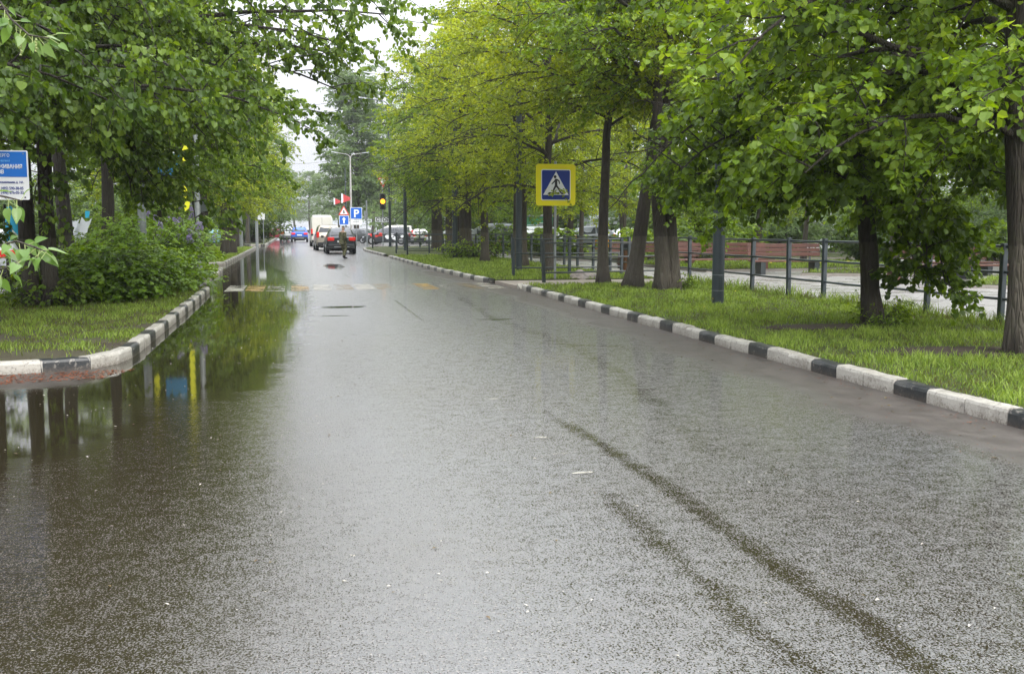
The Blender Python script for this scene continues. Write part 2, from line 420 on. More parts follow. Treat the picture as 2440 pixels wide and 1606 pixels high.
# ------------------------------------------------------------------ ground
# one asphalt sheet; finer where it is seen from close by, so that the water masks follow it
RK = [(6.0, -4), (5.95, 7.5), (5.9, 16), (5.92, 27), (5.66, 29), (5.3, 36), (5.14, 42), (5.02, 52), (4.8, 62), (4.62, 70), (4.9, 76), (5.8, 80.5), (8, 82.5), (14, 83)]
def rk_x(y): return np.interp(y, [p[1] for p in RK], [p[0] for p in RK])
LK = [(-2.1, 14.0), (-2.12, 20), (-2.2, 27.2)]
def road_mesh():
    xs = np.concatenate([[-400, -120, -60, -30, -16], np.arange(-12, -4.4, .4), np.arange(-4.4, 6.6, .085), np.arange(6.7, 14, .8), [20, 40, 80, 160, 400]])
    ys = np.concatenate([[-300, -60, -12], np.arange(-3, 1.6, .5), np.arange(1.6, 16, .085), np.arange(16, 48, .22), np.arange(48, 130, 2.0), [160, 220, 320, 500, 900, 1500]])
    X, Y = np.meshgrid(xs, ys)
    nx, ny = len(xs), len(ys)
    V = np.stack([X.ravel(), Y.ravel(), np.zeros(nx * ny)], 1)
    i = np.arange((ny - 1) * (nx - 1)); r, c = i // (nx - 1), i % (nx - 1)
    a = r * nx + c
    Fq = np.stack([a, a + 1, a + nx + 1, a + nx], 1)
    x, y = V[:, 0], V[:, 1]
    def sig(v): return 1 / (1 + np.exp(-np.clip(v, -30, 30)))
    # standing water by the left kerb
    w = np.interp(y, [9.5, 11.5, 13, 16, 20, 26, 32, 40, 50, 60], [-.6, -.4, -.3, -.1, .15, .2, -.2, -.8, -1.6, -2.4])
    pu = sig((w - x) * 3.2) * sig((y - 10.1) * 2.2)
    # pool in the lower left corner
    e = ((x + 2.9) / 1.5) ** 2 + ((y - 9.1) / 1.9) ** 2
    pu = np.maximum(pu, sig((1 - e) * 3.0) * .95)
    pu = pu * (1 - sig((-2.2 - x) * 5) * sig((y - 11.0) * 4))
    def ell(cx, cy, rx, ry, k=.85):
        return k * sig((1 - ((x - cx) / rx) ** 2 - ((y - cy) / ry) ** 2) * 2.5)
    pu = np.maximum(pu, ell(.75, 21.6, .7, .28, .9)); pu = np.maximum(pu, ell(.7, 19.6, .6, .09, .95))
    pu = np.maximum(pu, ell(3.55, 18.1, .55, .12, .8)); pu = np.maximum(pu, ell(-1.2, 38, .9, 4, .7))
    pu = np.maximum(pu, ell(1.6, 44, .5, 3.5, .6))
    def seg(pts, wd, k=1.0):
        out = np.zeros_like(x)
        for (x0, y0), (x1, y1) in zip(pts[:-1], pts[1:]):
            dx, dy = x1 - x0, y1 - y0; L = dx * dx + dy * dy
            tt = np.clip(((x - x0) * dx + (y - y0) * dy) / L, 0, 1)
            d = np.hypot(x - x0 - tt * dx, y - y0 - tt * dy)
            out = np.maximum(out, k * np.exp(-(d / wd) ** 2))
        return out
    g = lambda px, py: G(px, py)
    rut = seg([g(1345, 1008), g(1420, 1050), g(1560, 1140), g(1730, 1260), g(1900, 1385), g(2060, 1480), g(2240, 1620)], .08)
    rut = np.maximum(rut, seg([g(1450, 1175), g(1560, 1290), g(1680, 1390), g(1800, 1500), g(1930, 1606)], .10, .72))
    rut = np.maximum(rut, seg([g(1100, 710), g(1180, 760), g(1300, 800), g(1420, 850), g(1560, 960), g(1700, 1080)], .22, .42))
    rut = np.maximum(rut, seg([g(940, 715), g(1000, 760), g(1030, 785)], .022, .8))
    rut = np.maximum(rut, seg([g(560, 792), g(700, 796), g(1000, 800)], .03, .8))
    rut = np.maximum(rut, seg([g(1290, 818), g(1480, 826)], .05, .95))
    rut = np.maximum(rut, seg([g(1300, 975), g(1345, 1008)], .05, .7))
    dry = sig((x - (rk_x(y) - .75)) * 4) * .95 + .25 * sig((x - (rk_x(y) - 1.8)) * 3)
    dry = np.clip(dry + .8 * sig((.5 - np.hypot((x + 2.7) / 1.4, (y - 11.95) / .45)) * 6), 0, 1) * (1 - .6 * sig((y - 40) * .2))
    dry = np.maximum(dry, sig((-2.15 - x) * 6) * sig((y - 11.35) * 8) * (y < 20))
    film = .30 + .62 * sig((2.25 + .02 * y - x) * 1.8)
    film = np.clip(film * (.12 + .88 * sig((10.5 - y) * .7)), 0, 1)
    cov = .60 + .24 * sig((2.0 - x) * 2) - .80 * sig((-.22 - x) * 4.0) + .24 * sig((6.2 - y) * 1.6) * sig((-.22 - x) * 4) - .12 * sig((6 - y) * 1.2) * sig((x - 1.2) * 3)
    cov = np.clip(cov + .10 * sig((y - 14) * .6), 0, 1)
    me = np_mesh('road', V, [Fq], {'cover': cov, 'tree_reflect': sig((-.2 - x) * 3.5), 'puddle': pu, 'dry': dry, 'rut': rut, 'film': film})
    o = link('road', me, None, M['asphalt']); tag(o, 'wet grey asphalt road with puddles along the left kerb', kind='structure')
road_mesh()

def sheet(name, poly, z0, z1, m, label, kind='structure'):
    mb = MB().prism(poly, 'z', z0, z1)
    o = mb.build(name, m); tag(o, label, kind=kind); return o
def strip_pts(f, y0, y1, n, off): return [(float(f(y)) + off, y) for y in np.linspace(y0, y1, n)]
fence_x = lambda y: np.interp(y, [0, 14.4, 20, 29, 38, 55, 80], [11.5, 11.26, 11.1, 10.85, 10.3, 9.85, 9.5])
def verge_right(name, y0, y1, label):
    poly = strip_pts(rk_x, y0, y1, 14, .15) + [(float(fence_x(y)) + .12, y) for y in np.linspace(y1, y0, 8)]
    return sheet(name, poly, -.2, .115, M['lawn'], label), poly
_, VR1 = verge_right('grass_verge', -3, 26.9, 'near right grass verge between striped kerb and rail fence')
_, VR2 = verge_right('grass_verge', 29.6, 55.0, 'right grass verge beyond the pedestrian path')
VR3 = strip_pts(rk_x, 57.2, 79.5, 8, .15) + [(9.5, 81.5), (11.2, 81.5), (9.9, 57.2)]
sheet('grass_verge', VR3, -.2, .115, M['lawn'], 'far right grass verge running up to the traffic light')
sheet('path', [(5.9, 26.95), (11.6, 26.95), (11.6, 29.55), (5.8, 29.55)], -.2, .09, M['path'], 'beige concrete path crossing the verge at the pedestrian sign')
sheet('path', [(5.15, 55.05), (9.95, 55.05), (9.95, 57.15), (5.1, 57.15)], -.2, .09, M['path'], 'narrow pale path crossing the far right verge')
sheet('plaza', [(11.45, -6), (70, -6), (70, 62), (11.62, 62), (9.98, 60), (9.98, 40), (10.6, 34), (11.62, 29.6), (11.62, 26.9), (11.3, 20)], -.2, .08, M['paving'], 'pale wet paved square behind the rail fence')
VL1 = [(-14, 12.0), (-5, 12.25), (-3.3, 12.72), (-2.65, 12.95), (-2.35, 13.4), (-2.26, 14.2), (-2.3, 27.0), (-3.1, 28.3), (-6.2, 29.5), (-7.0, 24), (-7.6, 18), (-14, 15.5)]
sheet('grass_verge', VL1, -.2, .12, M['soil'], 'near left grass verge with bare soil patches and twin trunk')
VL2 = [(-3.1, 33.7), (-2.75, 37), (-2.9, 40.2), (-3.8, 42.6), (-9, 43.5), (-9, 31.5), (-5, 31.0)]
sheet('grass_verge', VL2, -.2, .12, M['lawn'], 'small left grass island beyond the driveway beside lilac')
VL3 = [(-3.9, 46.2), (-3.2, 46.4), (-3.12, 60), (-3.15, 82), (-6.5, 84), (-7.5, 46.2)]
sheet('grass_verge', VL3, -.2, .12, M['lawn'], 'left grass verge under the far lime trunks')
VL4 = [(-3.3, 92), (-2.7, 92), (-2.7, 180), (-8, 180), (-7.5, 92)]
sheet('grass_verge', VL4, -.2, .12, M['lawn'], 'farthest left grass verge with dry yellowish grass')
VR5 = [(6.4, 122), (14, 122), (14, 240), (6.2, 240)]
sheet('grass_verge', VR5, -.2, .12, M['lawn'], 'grass verge under the tall tree beyond the junction')
sheet('car_park_paving', [(-60, 16.2), (-7.7, 16.4), (-7.5, 24), (-6.9, 30.5), (-9.2, 31.6), (-9.2, 43.6), (-60, 43.6)], -.2, .012, M['paving'], 'pale wet car park paving behind the near left verge')
M['bare'] = rough_mat('bare_earth', (.035, .022, .014), (.06, .042, .028), 6, .95, 1.0, .04, 30)
for k, (cx, cy_, rx, ry) in enumerate([(8.2, 11.3, 1.1, .5), (8.2, 14.5, 1.2, .45), (9.1, 24.0, .8, .4)]):
    r = random.Random(k); poly = [(cx + rx * math.cos(a * .35) * r.uniform(.7, 1.1), cy_ + ry * math.sin(a * .35) * r.uniform(.7, 1.15)) for a in range(18)]
    sheet('soil_patch', poly, .05, .122 + .003 * k, M['bare'], 'bare brown earth round a lime trunk foot, ' + ('at the right edge', 'under the leaning dark lime', 'under the forked lime')[k])
# lawn islands inside the square
ISL = [([(14.4, 33.8), (19.0, 33.9), (24.5, 36.4), (24.5, 41), (13.6, 41.5)], 'lawn island with yellow flowers behind the first bench'),
       ([(16.4, 30.7), (19.6, 29.2), (24.0, 31.2), (23, 33.0), (19.5, 32.7)], 'low lawn island in front of the benches'),
       ([(17.2, 23.6), (19.6, 22.1), (30, 22.1), (30, 27.5), (20.5, 26.6)], 'kerbed lawn island at right of the square'),
       ([(12.3, 46), (30, 46), (30, 75), (11.6, 75)], 'wide lawn behind the parked cars and square'),
       ([(26.5, 14), (60, 8), (60, 60), (33, 60), (31, 30)], 'park lawn at the far right of the square')]
def grown(poly, k):
    cx = sum(p[0] for p in poly) / len(poly); cyy = sum(p[1] for p in poly) / len(poly)
    return [(p[0] + k * np.sign(p[0] - cx), p[1] + k * np.sign(p[1] - cyy)) for p in poly]
for poly, lab in ISL:
    sheet('lawn', poly, -.1, .19, M['lawn'], lab)
    sheet('lawn_kerb', grown(poly, .09), -.1, .17, M['kerb_grey'], 'grey concrete edging round the ' + lab.split(' with')[0].split(' in front')[0].split(' behind')[0].split(' at ')[0] + (' by ' + lab.split()[-1]))

# ------------------------------------------------------------------ kerbs
rnd = random.Random(7)
def stone_mesh(name, m, L, seed):
    r = random.Random(seed); w, b, t = .16, -.16, .15
    prof = [(0, b), (w, b), (w, t), (.04, t + .002), (.012, t - .012), (0, t - .04)]   # x 0 = road side
    vs = []; ns = 4
    for i in range(ns):
        y = L * i / (ns - 1)
        for (x, z) in prof: vs.append((x + r.uniform(-.004, .004), y, z + (r.uniform(-.005, .005) if z > 0 else 0)))
    n = len(prof); fs = [tuple(range(n)), tuple(range(ns * n - 1, (ns - 1) * n - 1, -1))]
    for i in range(ns - 1):
        for k in range(n): fs.append((i * n + k, (i + 1) * n + k, (i + 1) * n + (k + 1) % n, i * n + (k + 1) % n))
    mb = MB(); mb.add(vs, fs); return mb.mesh(name, m)
SL = .557
KM = {c: [stone_mesh('kerb_stone', M['kerb_' + c], SL - .008, 10 + k) for k in range(3)] for c in ('white', 'black', 'grey')}
def kerb_run(pts, label, side=1, pattern='BWW', start=0, grey=()):
    """pts from near to far; side=1: kerb body lies at +x of the line"""
    root = empty('kerb', (0, 0, 0), 0, label, kind='structure')
    P_ = [Vector((*p, 0)) for p in pts]; i = 0; cur = P_[0].copy(); k = start
    segl = [(P_[j + 1] - P_[j]).length for j in range(len(P_) - 1)]; total = sum(segl)
    def at(s):
        for j, L in enumerate(segl):
            if s <= L or j == len(segl) - 1: return P_[j] + (P_[j + 1] - P_[j]) * (s / L)
            s -= L
    s = 0.0
    while s + SL * .9 <= total:
        a, b = at(s), at(min(s + SL, total)); d = b - a
        c = {'B': 'black', 'W': 'white', 'G': 'grey'}[pattern[k % len(pattern)]]
        me = KM[c][rnd.randrange(3)]
        o = link('kerb_stone', me, root)
        an = math.atan2(-d.x, d.y)
        if side > 0: o.location = (a.x, a.y, rnd.uniform(-.012, .006)); o.rotation_euler = (rnd.uniform(-.012, .012), rnd.uniform(-.02, .02), an + rnd.uniform(-.012, .012))
        else: o.location = (b.x, b.y, rnd.uniform(-.012, .006)); o.rotation_euler = (rnd.uniform(-.012, .012), rnd.uniform(-.02, .02), an + math.pi + rnd.uniform(-.012, .012))
        s += SL; k += 1
    return root
kerb_run([(6.02, -2.0), (5.98, 6)] + [(float(rk_x(y)), y) for y in np.arange(8, 26.6, 1)] + [(5.92, 26.4)], 'right striped black and white kerb along the near verge', 1, start=2)
kerb_run([(5.66, 29.9)] + [(float(rk_x(y)), y) for y in np.arange(31, 55.2, 1)], 'right striped kerb beyond the pedestrian path', 1)
kerb_run([(float(rk_x(y)), y) for y in np.arange(57.4, 80, 1)] + [(5.8, 80.5), (8, 82.5), (13, 83)], 'far right striped kerb curving into the junction', 1)
kerb_run([(-14.0, 11.85), (-5, 12.05), (-3.25, 12.5), (-2.53, 12.62), (-2.25, 12.95), (-2.12, 13.5), (-2.1, 14.2), (-2.12, 20), (-2.2, 27.2), (-2.5, 28.0)], 'near left striped kerb curving into the entrance', -1, start=1)
kerb_run([(-2.95, 33.6), (-2.62, 37.0), (-2.72, 40.0)], 'short left kerb piece beyond the driveway', -1)
kerb_run([(-5.6, 45.9), (-3.5, 46.0), (-3.04, 46.5), (-3.0, 60), (-3.0, 82), (-3.6, 83.5)], 'left pale kerb starting past the second gap', -1, pattern='WWB')
kerb_run([(-4.5, 91.8), (-2.7, 91.9), (-2.55, 93), (-2.55, 150)], 'farthest left kerb beyond the lamp posts', -1)
kerb_run([(8, 121.0), (6.3, 121.5), (6.1, 124), (6.1, 190)], 'kerb of the verge beyond the junction', 1)
# sloping end stones beside the dropped kerb
for (x, y, s, lab) in ((5.90, 26.9, 1, 'near'), (5.66, 29.6, -1, 'far')):
    mb = MB(); mb.add([(0, 0, .0), (.16, 0, .0), (.16, 0, .02), (0, 0, .02), (0, .5 * s, -.1), (.16, .5 * s, -.1), (.16, .5 * s, .15), (0, .5 * s, .15)], [(0, 1, 2, 3), (4, 7, 6, 5), (3, 2, 6, 7), (0, 3, 7, 4), (1, 5, 6, 2)])
    o = mb.build('ramp_kerb_stone', M['kerb_black'] if s < 0 else M['kerb_white'], loc=(x, y - (.5 if s > 0 else -.5), 0))
    tag(o, f'sloping end stone at the {lab} side of the dropped kerb', kind='structure')

# zebra crossing, worn
zc = empty('zebra_crossing', (0, 28.7, .004), 0, 'worn zebra crossing of faded white and yellow stripes', kind='structure')
ZX = [-1.63, -1.1, -.55, .1, .7, 1.3, 1.86, 2.42, 3.0, 3.6, 4.25, 4.85, 5.45]
for i, x in enumerate(ZX):
    y_ = i % 2 == 1; faint = i in (2, 5, 7, 8, 10, 11)
    m = M['mark_yellow_faint' if faint else 'mark_yellow'] if y_ else M['mark_white_faint' if faint else 'mark_white']
    mb = MB().add([(x - .24, -1.4, 0), (x + .24, -1.4, 0), (x + .24, 1.4, 0), (x - .24, 1.4, 0)], [(0, 1, 2, 3)])
    mb.build('stripe', m, zc)
cl = empty('centre_line', (0, 0, .004), 0, 'short worn white dashes in the middle of the road', kind='structure')
for (px, py, w) in ((1175, 951, .05), (1207, 978, .05), (1240, 1008, .055), (1285, 1043, .06), (1335, 1082, .07), (1385, 1127, .08)):
    x, y = G(px, py); MB().add([(x - w, y - .02, 0), (x + w * 1.1, y - .018, 0), (x + w * .9, y + .028, 0), (x - w * .6, y + .018, 0)], [(0, 1, 2, 3)]).build('dash', M['mark_white'], cl)
for k in range(6):
    y = 34 + k * 7.0; x = 1.72 - k * .03
    MB().add([(x - .05, y, 0), (x + .05, y, 0), (x + .05, y + 3, 0), (x - .05, y + 3, 0)], [(0, 1, 2, 3)]).build('dash', M['mark_white_faint'], cl)

# ------------------------------------------------------------------ grass blades, litter
NR = np.random.default_rng(11)
def in_poly(x, y, poly):
    ins = np.zeros(len(x), bool); n = len(poly)
    for i in range(n):
        x0, y0 = poly[i]; x1, y1 = poly[(i + 1) % n]
        c = ((y0 > y) != (y1 > y)); t = (x1 - x0) * (y - y0) / ((y1 - y0) or 1e-9) + x0
        ins ^= c & (x < t)
    return ins
def blades(name, poly, dens, hgt, z0, label, ymax=45, bare=None, wide=.006, tintb=0.0, ymin=5):
    """dens(y) blades per square metre; each blade is two bent triangles"""
    xs = [p[0] for p in poly]; ys = [p[1] for p in poly]
    x0, x1, y0, y1 = min(xs), max(xs), max(min(ys), ymin), min(max(ys), ymax)
    X = []; Y = []
    for b in np.arange(y0, y1, 1.0):
        n = int(dens(b) * (x1 - x0) * min(1.0, y1 - b)); X.append(NR.uniform(x0, x1, n)); Y.append(NR.uniform(b, min(b + 1, y1), n))
    X = np.concatenate(X); Y = np.concatenate(Y)
    cl = np.sin(X * 2.1 + 1.3 * np.sin(Y * 1.7)) * np.sin(Y * 2.6 + np.sin(X * 3.3)) + .6 * np.sin(X * 7 + Y * 5) * np.sin(Y * 9 - X * 4)
    keep = in_poly(X, Y, poly)
    if bare is not None: keep &= NR.random(len(X)) > bare(X, Y)
    X, Y, cl = X[keep], Y[keep], cl[keep]; n = len(X)
    far = 1.25 + np.clip((Y - 12) / 14, 0, 3)
    w0 = wide; wide = wide * 1.25; h = hgt * NR.uniform(.4, 1.45, n) * (1 + .45 * cl); h = np.clip(h, .02, None)
    w = wide * far * NR.uniform(.7, 1.4, n); an = NR.uniform(0, 2 * np.pi, n); be = NR.uniform(.1, 1.2, n) * h; ba = NR.uniform(0, 2 * np.pi, n)
    s = np.stack([np.cos(an), np.sin(an), np.zeros(n)], 1); bd = np.stack([np.cos(ba), np.sin(ba), np.zeros(n)], 1)
    p = np.stack([X, Y, np.full(n, z0)], 1); up = np.array([0, 0, 1.0])
    a = p - s * w[:, None] * .5; b = p + s * w[:, None] * .5
    mid = p + up * (h * .6)[:, None] + bd * (be * .35)[:, None]
    c1 = mid - s * w[:, None] * .4; c2 = mid + s * w[:, None] * .4
    tip = p + up * (h * .95)[:, None] + bd * be[:, None]
    V = np.stack([a, b, c2, c1, tip], 1).reshape(-1, 3); i = np.arange(n)[:, None] * 5
    tint = np.clip(.45 + tintb + .25 * cl + NR.uniform(-.4, .4, n), 0, 1)
    dryb = NR.random(n) < .07; tint = np.where(dryb, 1.0, tint)
    me = np_mesh(name, V, [i + np.array([[0, 1, 2, 3]]), i + np.array([[3, 2, 4]])], {'tint': np.repeat(tint, 5)})
    o = link(name, me, None, M['grass']); tag(o, label, kind='stuff'); return o
bR = lambda X, Y: np.clip(1.6 - ((X - 8.2) / 1.1) ** 2 - ((Y - 11.3) / .55) ** 2, 0, .97) + np.clip(1.6 - ((X - 8.2) / 1.2) ** 2 - ((Y - 14.5) / .5) ** 2, 0, .97) + np.clip(1.3 - ((X - 9.1) / .8) ** 2 - ((Y - 24) / .4) ** 2, 0, .9) + np.clip(.9 - (X - rk_x(Y) - .16) * 5, 0, .9) + .45 * (np.sin(X * 3.1 + Y) * np.sin(Y * 1.9 + X * .7) > .55)
blades('grass', VR1, lambda y: np.interp(y, [6, 10, 16, 27], [1400, 1150, 700, 380]), .07, .11, 'bright green grass of the near right verge', 27, bR, tintb=.12)
blades('grass', VR2, lambda y: np.interp(y, [29, 40, 55], [340, 230, 150]), .085, .11, 'bright green grass round the far lime trunks', 55, tintb=.18)
bL = lambda X, Y: np.clip(.55 + 1.3 * (np.sin(X * 1.7 + 2 + np.sin(Y * 1.3)) * np.sin(Y * 2.1 + np.sin(X * 2.3)) + .5 * np.sin(X * 5.1) * np.sin(Y * 4.3 + X)) - (Y - 13.6) * .2, .05, .96)
blades('grass', VL1, lambda y: np.interp(y, [11, 16, 27], [950, 800, 400]), .06, .115, 'patchy grass of the near left verge', 30, bL, tintb=-.02)
blades('grass', VL2, lambda y: 420, .07, .115, 'grass of the small left island', 44, tintb=.15)
blades('grass', VL3, lambda y: np.interp(y, [46, 80], [230, 110]), .08, .115, 'grass under the far left lime row', 80, tintb=.2)
for k, (poly, lab) in enumerate(ISL[:3]):
    blades('grass', poly, lambda y: 170, .09, .185, 'grass of the ' + lab, 48, tintb=.1)
# tall seed heads along the fence, taller tufts
blades('tall_grass', [(10.75, 12), (11.6, 12), (11.45, 20), (11.2, 27), (10.7, 27), (10.85, 20)], lambda y: 260, .2, .11, 'taller unmown grass along the foot of the fence', 27, tintb=0)

def litter(name, poly, n, size, m, label, z=.006, y0=3, cl=None):
    xs = [p[0] for p in poly]; ys = [p[1] for p in poly]
    X = NR.uniform(min(xs), max(xs), n); Y = NR.uniform(min(ys), max(ys), n); k = in_poly(X, Y, poly); X, Y = X[k], Y[k]; n = len(X)
    an = NR.uniform(0, 6.28, n); s = size * NR.uniform(.4, 1.3, n)
    u = np.stack([np.cos(an), np.sin(an), NR.uniform(-.2, .2, n)], 1) * s[:, None]; v = np.stack([-np.sin(an), np.cos(an), NR.uniform(-.2, .2, n)], 1) * (s * .45)[:, None]
    p = np.stack([X, Y, np.full(n, z)], 1); tip = np.array([0, 0, 1.0]) * (s * .25)[:, None]
    V = np.stack([p - u, p - v + tip, p + u, p + v + tip], 1).reshape(-1, 3); i = np.arange(n)[:, None] * 4
    me = np_mesh(name, V, [i + np.array([[0, 1, 2, 3]])])
    o = link(name, me, None, m); tag(o, label, kind='stuff')
M['husk'] = rough_mat('rusty_bud_scale', (.30, .085, .03), (.17, .065, .03), 30, .8, .2, .002)
M['leaf_dry'] = rough_mat('fallen_leaf_bit', (.16, .13, .04), (.10, .06, .03), 20, .7, .2, .002)
M['petal'] = rough_mat('pale_fluff', (.62, .58, .52), (.5, .46, .38), 30, .8, .2, .002)
gut = [(float(rk_x(y)) - .03, y) for y in np.linspace(5, 50, 20)] + [(float(rk_x(y)) - .30, y) for y in np.linspace(50, 5, 20)]
litter('gutter_litter', gut, 5200, .010, M['husk'], 'rusty bud scales and grit washed along the right kerb')
gut2 = [(float(rk_x(y)) - .1, y) for y in np.linspace(5, 30, 10)] + [(float(rk_x(y)) - 1.1, y) for y in np.linspace(30, 5, 10)]
litter('gutter_litter', gut2, 1300, .008, M['husk'], 'sparse brown scales scattered beside the right gutter')
litter('gutter_litter', [(-8, 11.0), (-3.4, 11.6), (-2.2, 11.9), (-1.9, 12.6), (-2.4, 12.6), (-3.3, 12.42), (-8, 11.95)], 6500, .02, M['husk'], 'rusty litter heaped below the black kerb stone at left')
litter('road_specks', [(-3, 4), (3, 3), (5, 8), (-1, 12), (-3.5, 11)], 420, .010, M['petal'], 'pale specks of blossom and fluff floating on wet asphalt')
litter('road_specks', [(-2.1, 13), (.6, 12), (1, 24), (-2, 26)], 260, .013, M['petal'], 'pale specks floating on the left puddle')

# ------------------------------------------------------------------ trees
UP = np.array([0, 0, 1.0])
def unit(v): return v / (np.linalg.norm(v, axis=-1, keepdims=True) + 1e-9)
def tubes(Pt, Rd, n):
    """batch of tubes: Pt (N,k,3), Rd (N,k)"""
    N, k, _ = Pt.shape
    T = np.empty_like(Pt); T[:, 1:-1] = Pt[:, 2:] - Pt[:, :-2]; T[:, 0] = Pt[:, 1] - Pt[:, 0]; T[:, -1] = Pt[:, -1] - Pt[:, -2]; T = unit(T)
    ref = np.where((np.abs(T[:, :1, 2:3]) > .8), np.array([1.0, 0, 0]), UP)
    ref = np.broadcast_to(ref, T.shape); A = unit(np.cross(T, ref)); B = np.cross(T, A)
    an = np.arange(n) * 2 * np.pi / n
    V = Pt[:, :, None, :] + Rd[:, :, None, None] * (A[:, :, None, :] * np.cos(an)[None, None, :, None] + B[:, :, None, :] * np.sin(an)[None, None, :, None])
    idx = np.arange(N * k * n).reshape(N, k, n)
    a = idx[:, :-1, :]; b = np.roll(a, -1, 2); d = idx[:, 1:, :]; c = np.roll(d, -1, 2)
    return V.reshape(-1, 3), np.stack([a, b, c, d], -1).reshape(-1, 4)
LEAF = np.array([[0, .04, 0], [-.46, .20, .12], [-.42, .66, .07], [0, 1, -.10], [.42, .66, .07], [.46, .20, .12]])
LF = np.array([[0, 3, 2, 1], [0, 5, 4, 3]])
LEAF_S = np.array([[0, 0, 0], [-.44, .45, .08], [0, 1, -.08], [.44, .45, .08]])
SIMPLE = False
def leaves(pos, dirv, nrm, size, tint):
    d = unit(dirv); s = unit(np.cross(d, nrm)); n = np.cross(s, d)
    T_ = LEAF_S if SIMPLE else LEAF; F_ = np.array([[0, 1, 2, 3]]) if SIMPLE else LF; m_ = len(T_)
    L = T_[None] * size[:, None, None]
    V = pos[:, None, :] + L[..., 0:1] * s[:, None] + L[..., 1:2] * d[:, None] + L[..., 2:3] * n[:, None]
    i = (np.arange(len(pos)) * m_)[:, None, None]
    return V.reshape(-1, 3), (i + F_[None]).reshape(-1, 4), np.repeat(tint, m_)
def merge(parts):
    V = []; Fq = []; b = 0
    for v, f in parts: V.append(v); Fq.append(f + b); b += len(v)
    return np.concatenate(V), np.concatenate(Fq)
def arcs(start, az, el, L, droop, k, r, wob=.12):
    """N curved branches; el, droop in radians; returns (N,k,3)"""
    N = len(az); Pt = np.empty((N, k, 3)); Pt[:, 0] = start; w = r.normal(0, wob, (N, k))
    for j in range(1, k):
        e = el - droop * (j - 1) / max(k - 2, 1) + w[:, j] * .5; a = az + w[:, j] * 1.5
        Pt[:, j] = Pt[:, j - 1] + np.stack([np.cos(e) * np.cos(a), np.cos(e) * np.sin(a), np.sin(e)], 1) * (L / (k - 1))[:, None]
    return Pt
def lerp_arc(Pt, i, t):
    k = Pt.shape[1]; f = t * (k - 1); j = np.minimum(f.astype(int), k - 2); w = (f - j)[:, None]
    a = Pt[i, j]; b = Pt[i, j + 1]; return a * (1 - w) + b * w, unit(b - a)
def prof_round(u): return np.sin(np.pi * (.28 + .72 * u)) ** .7
def prof_low(u): return np.clip((1 - u) ** .75 * (.85 + .75 * u), 0, 2)
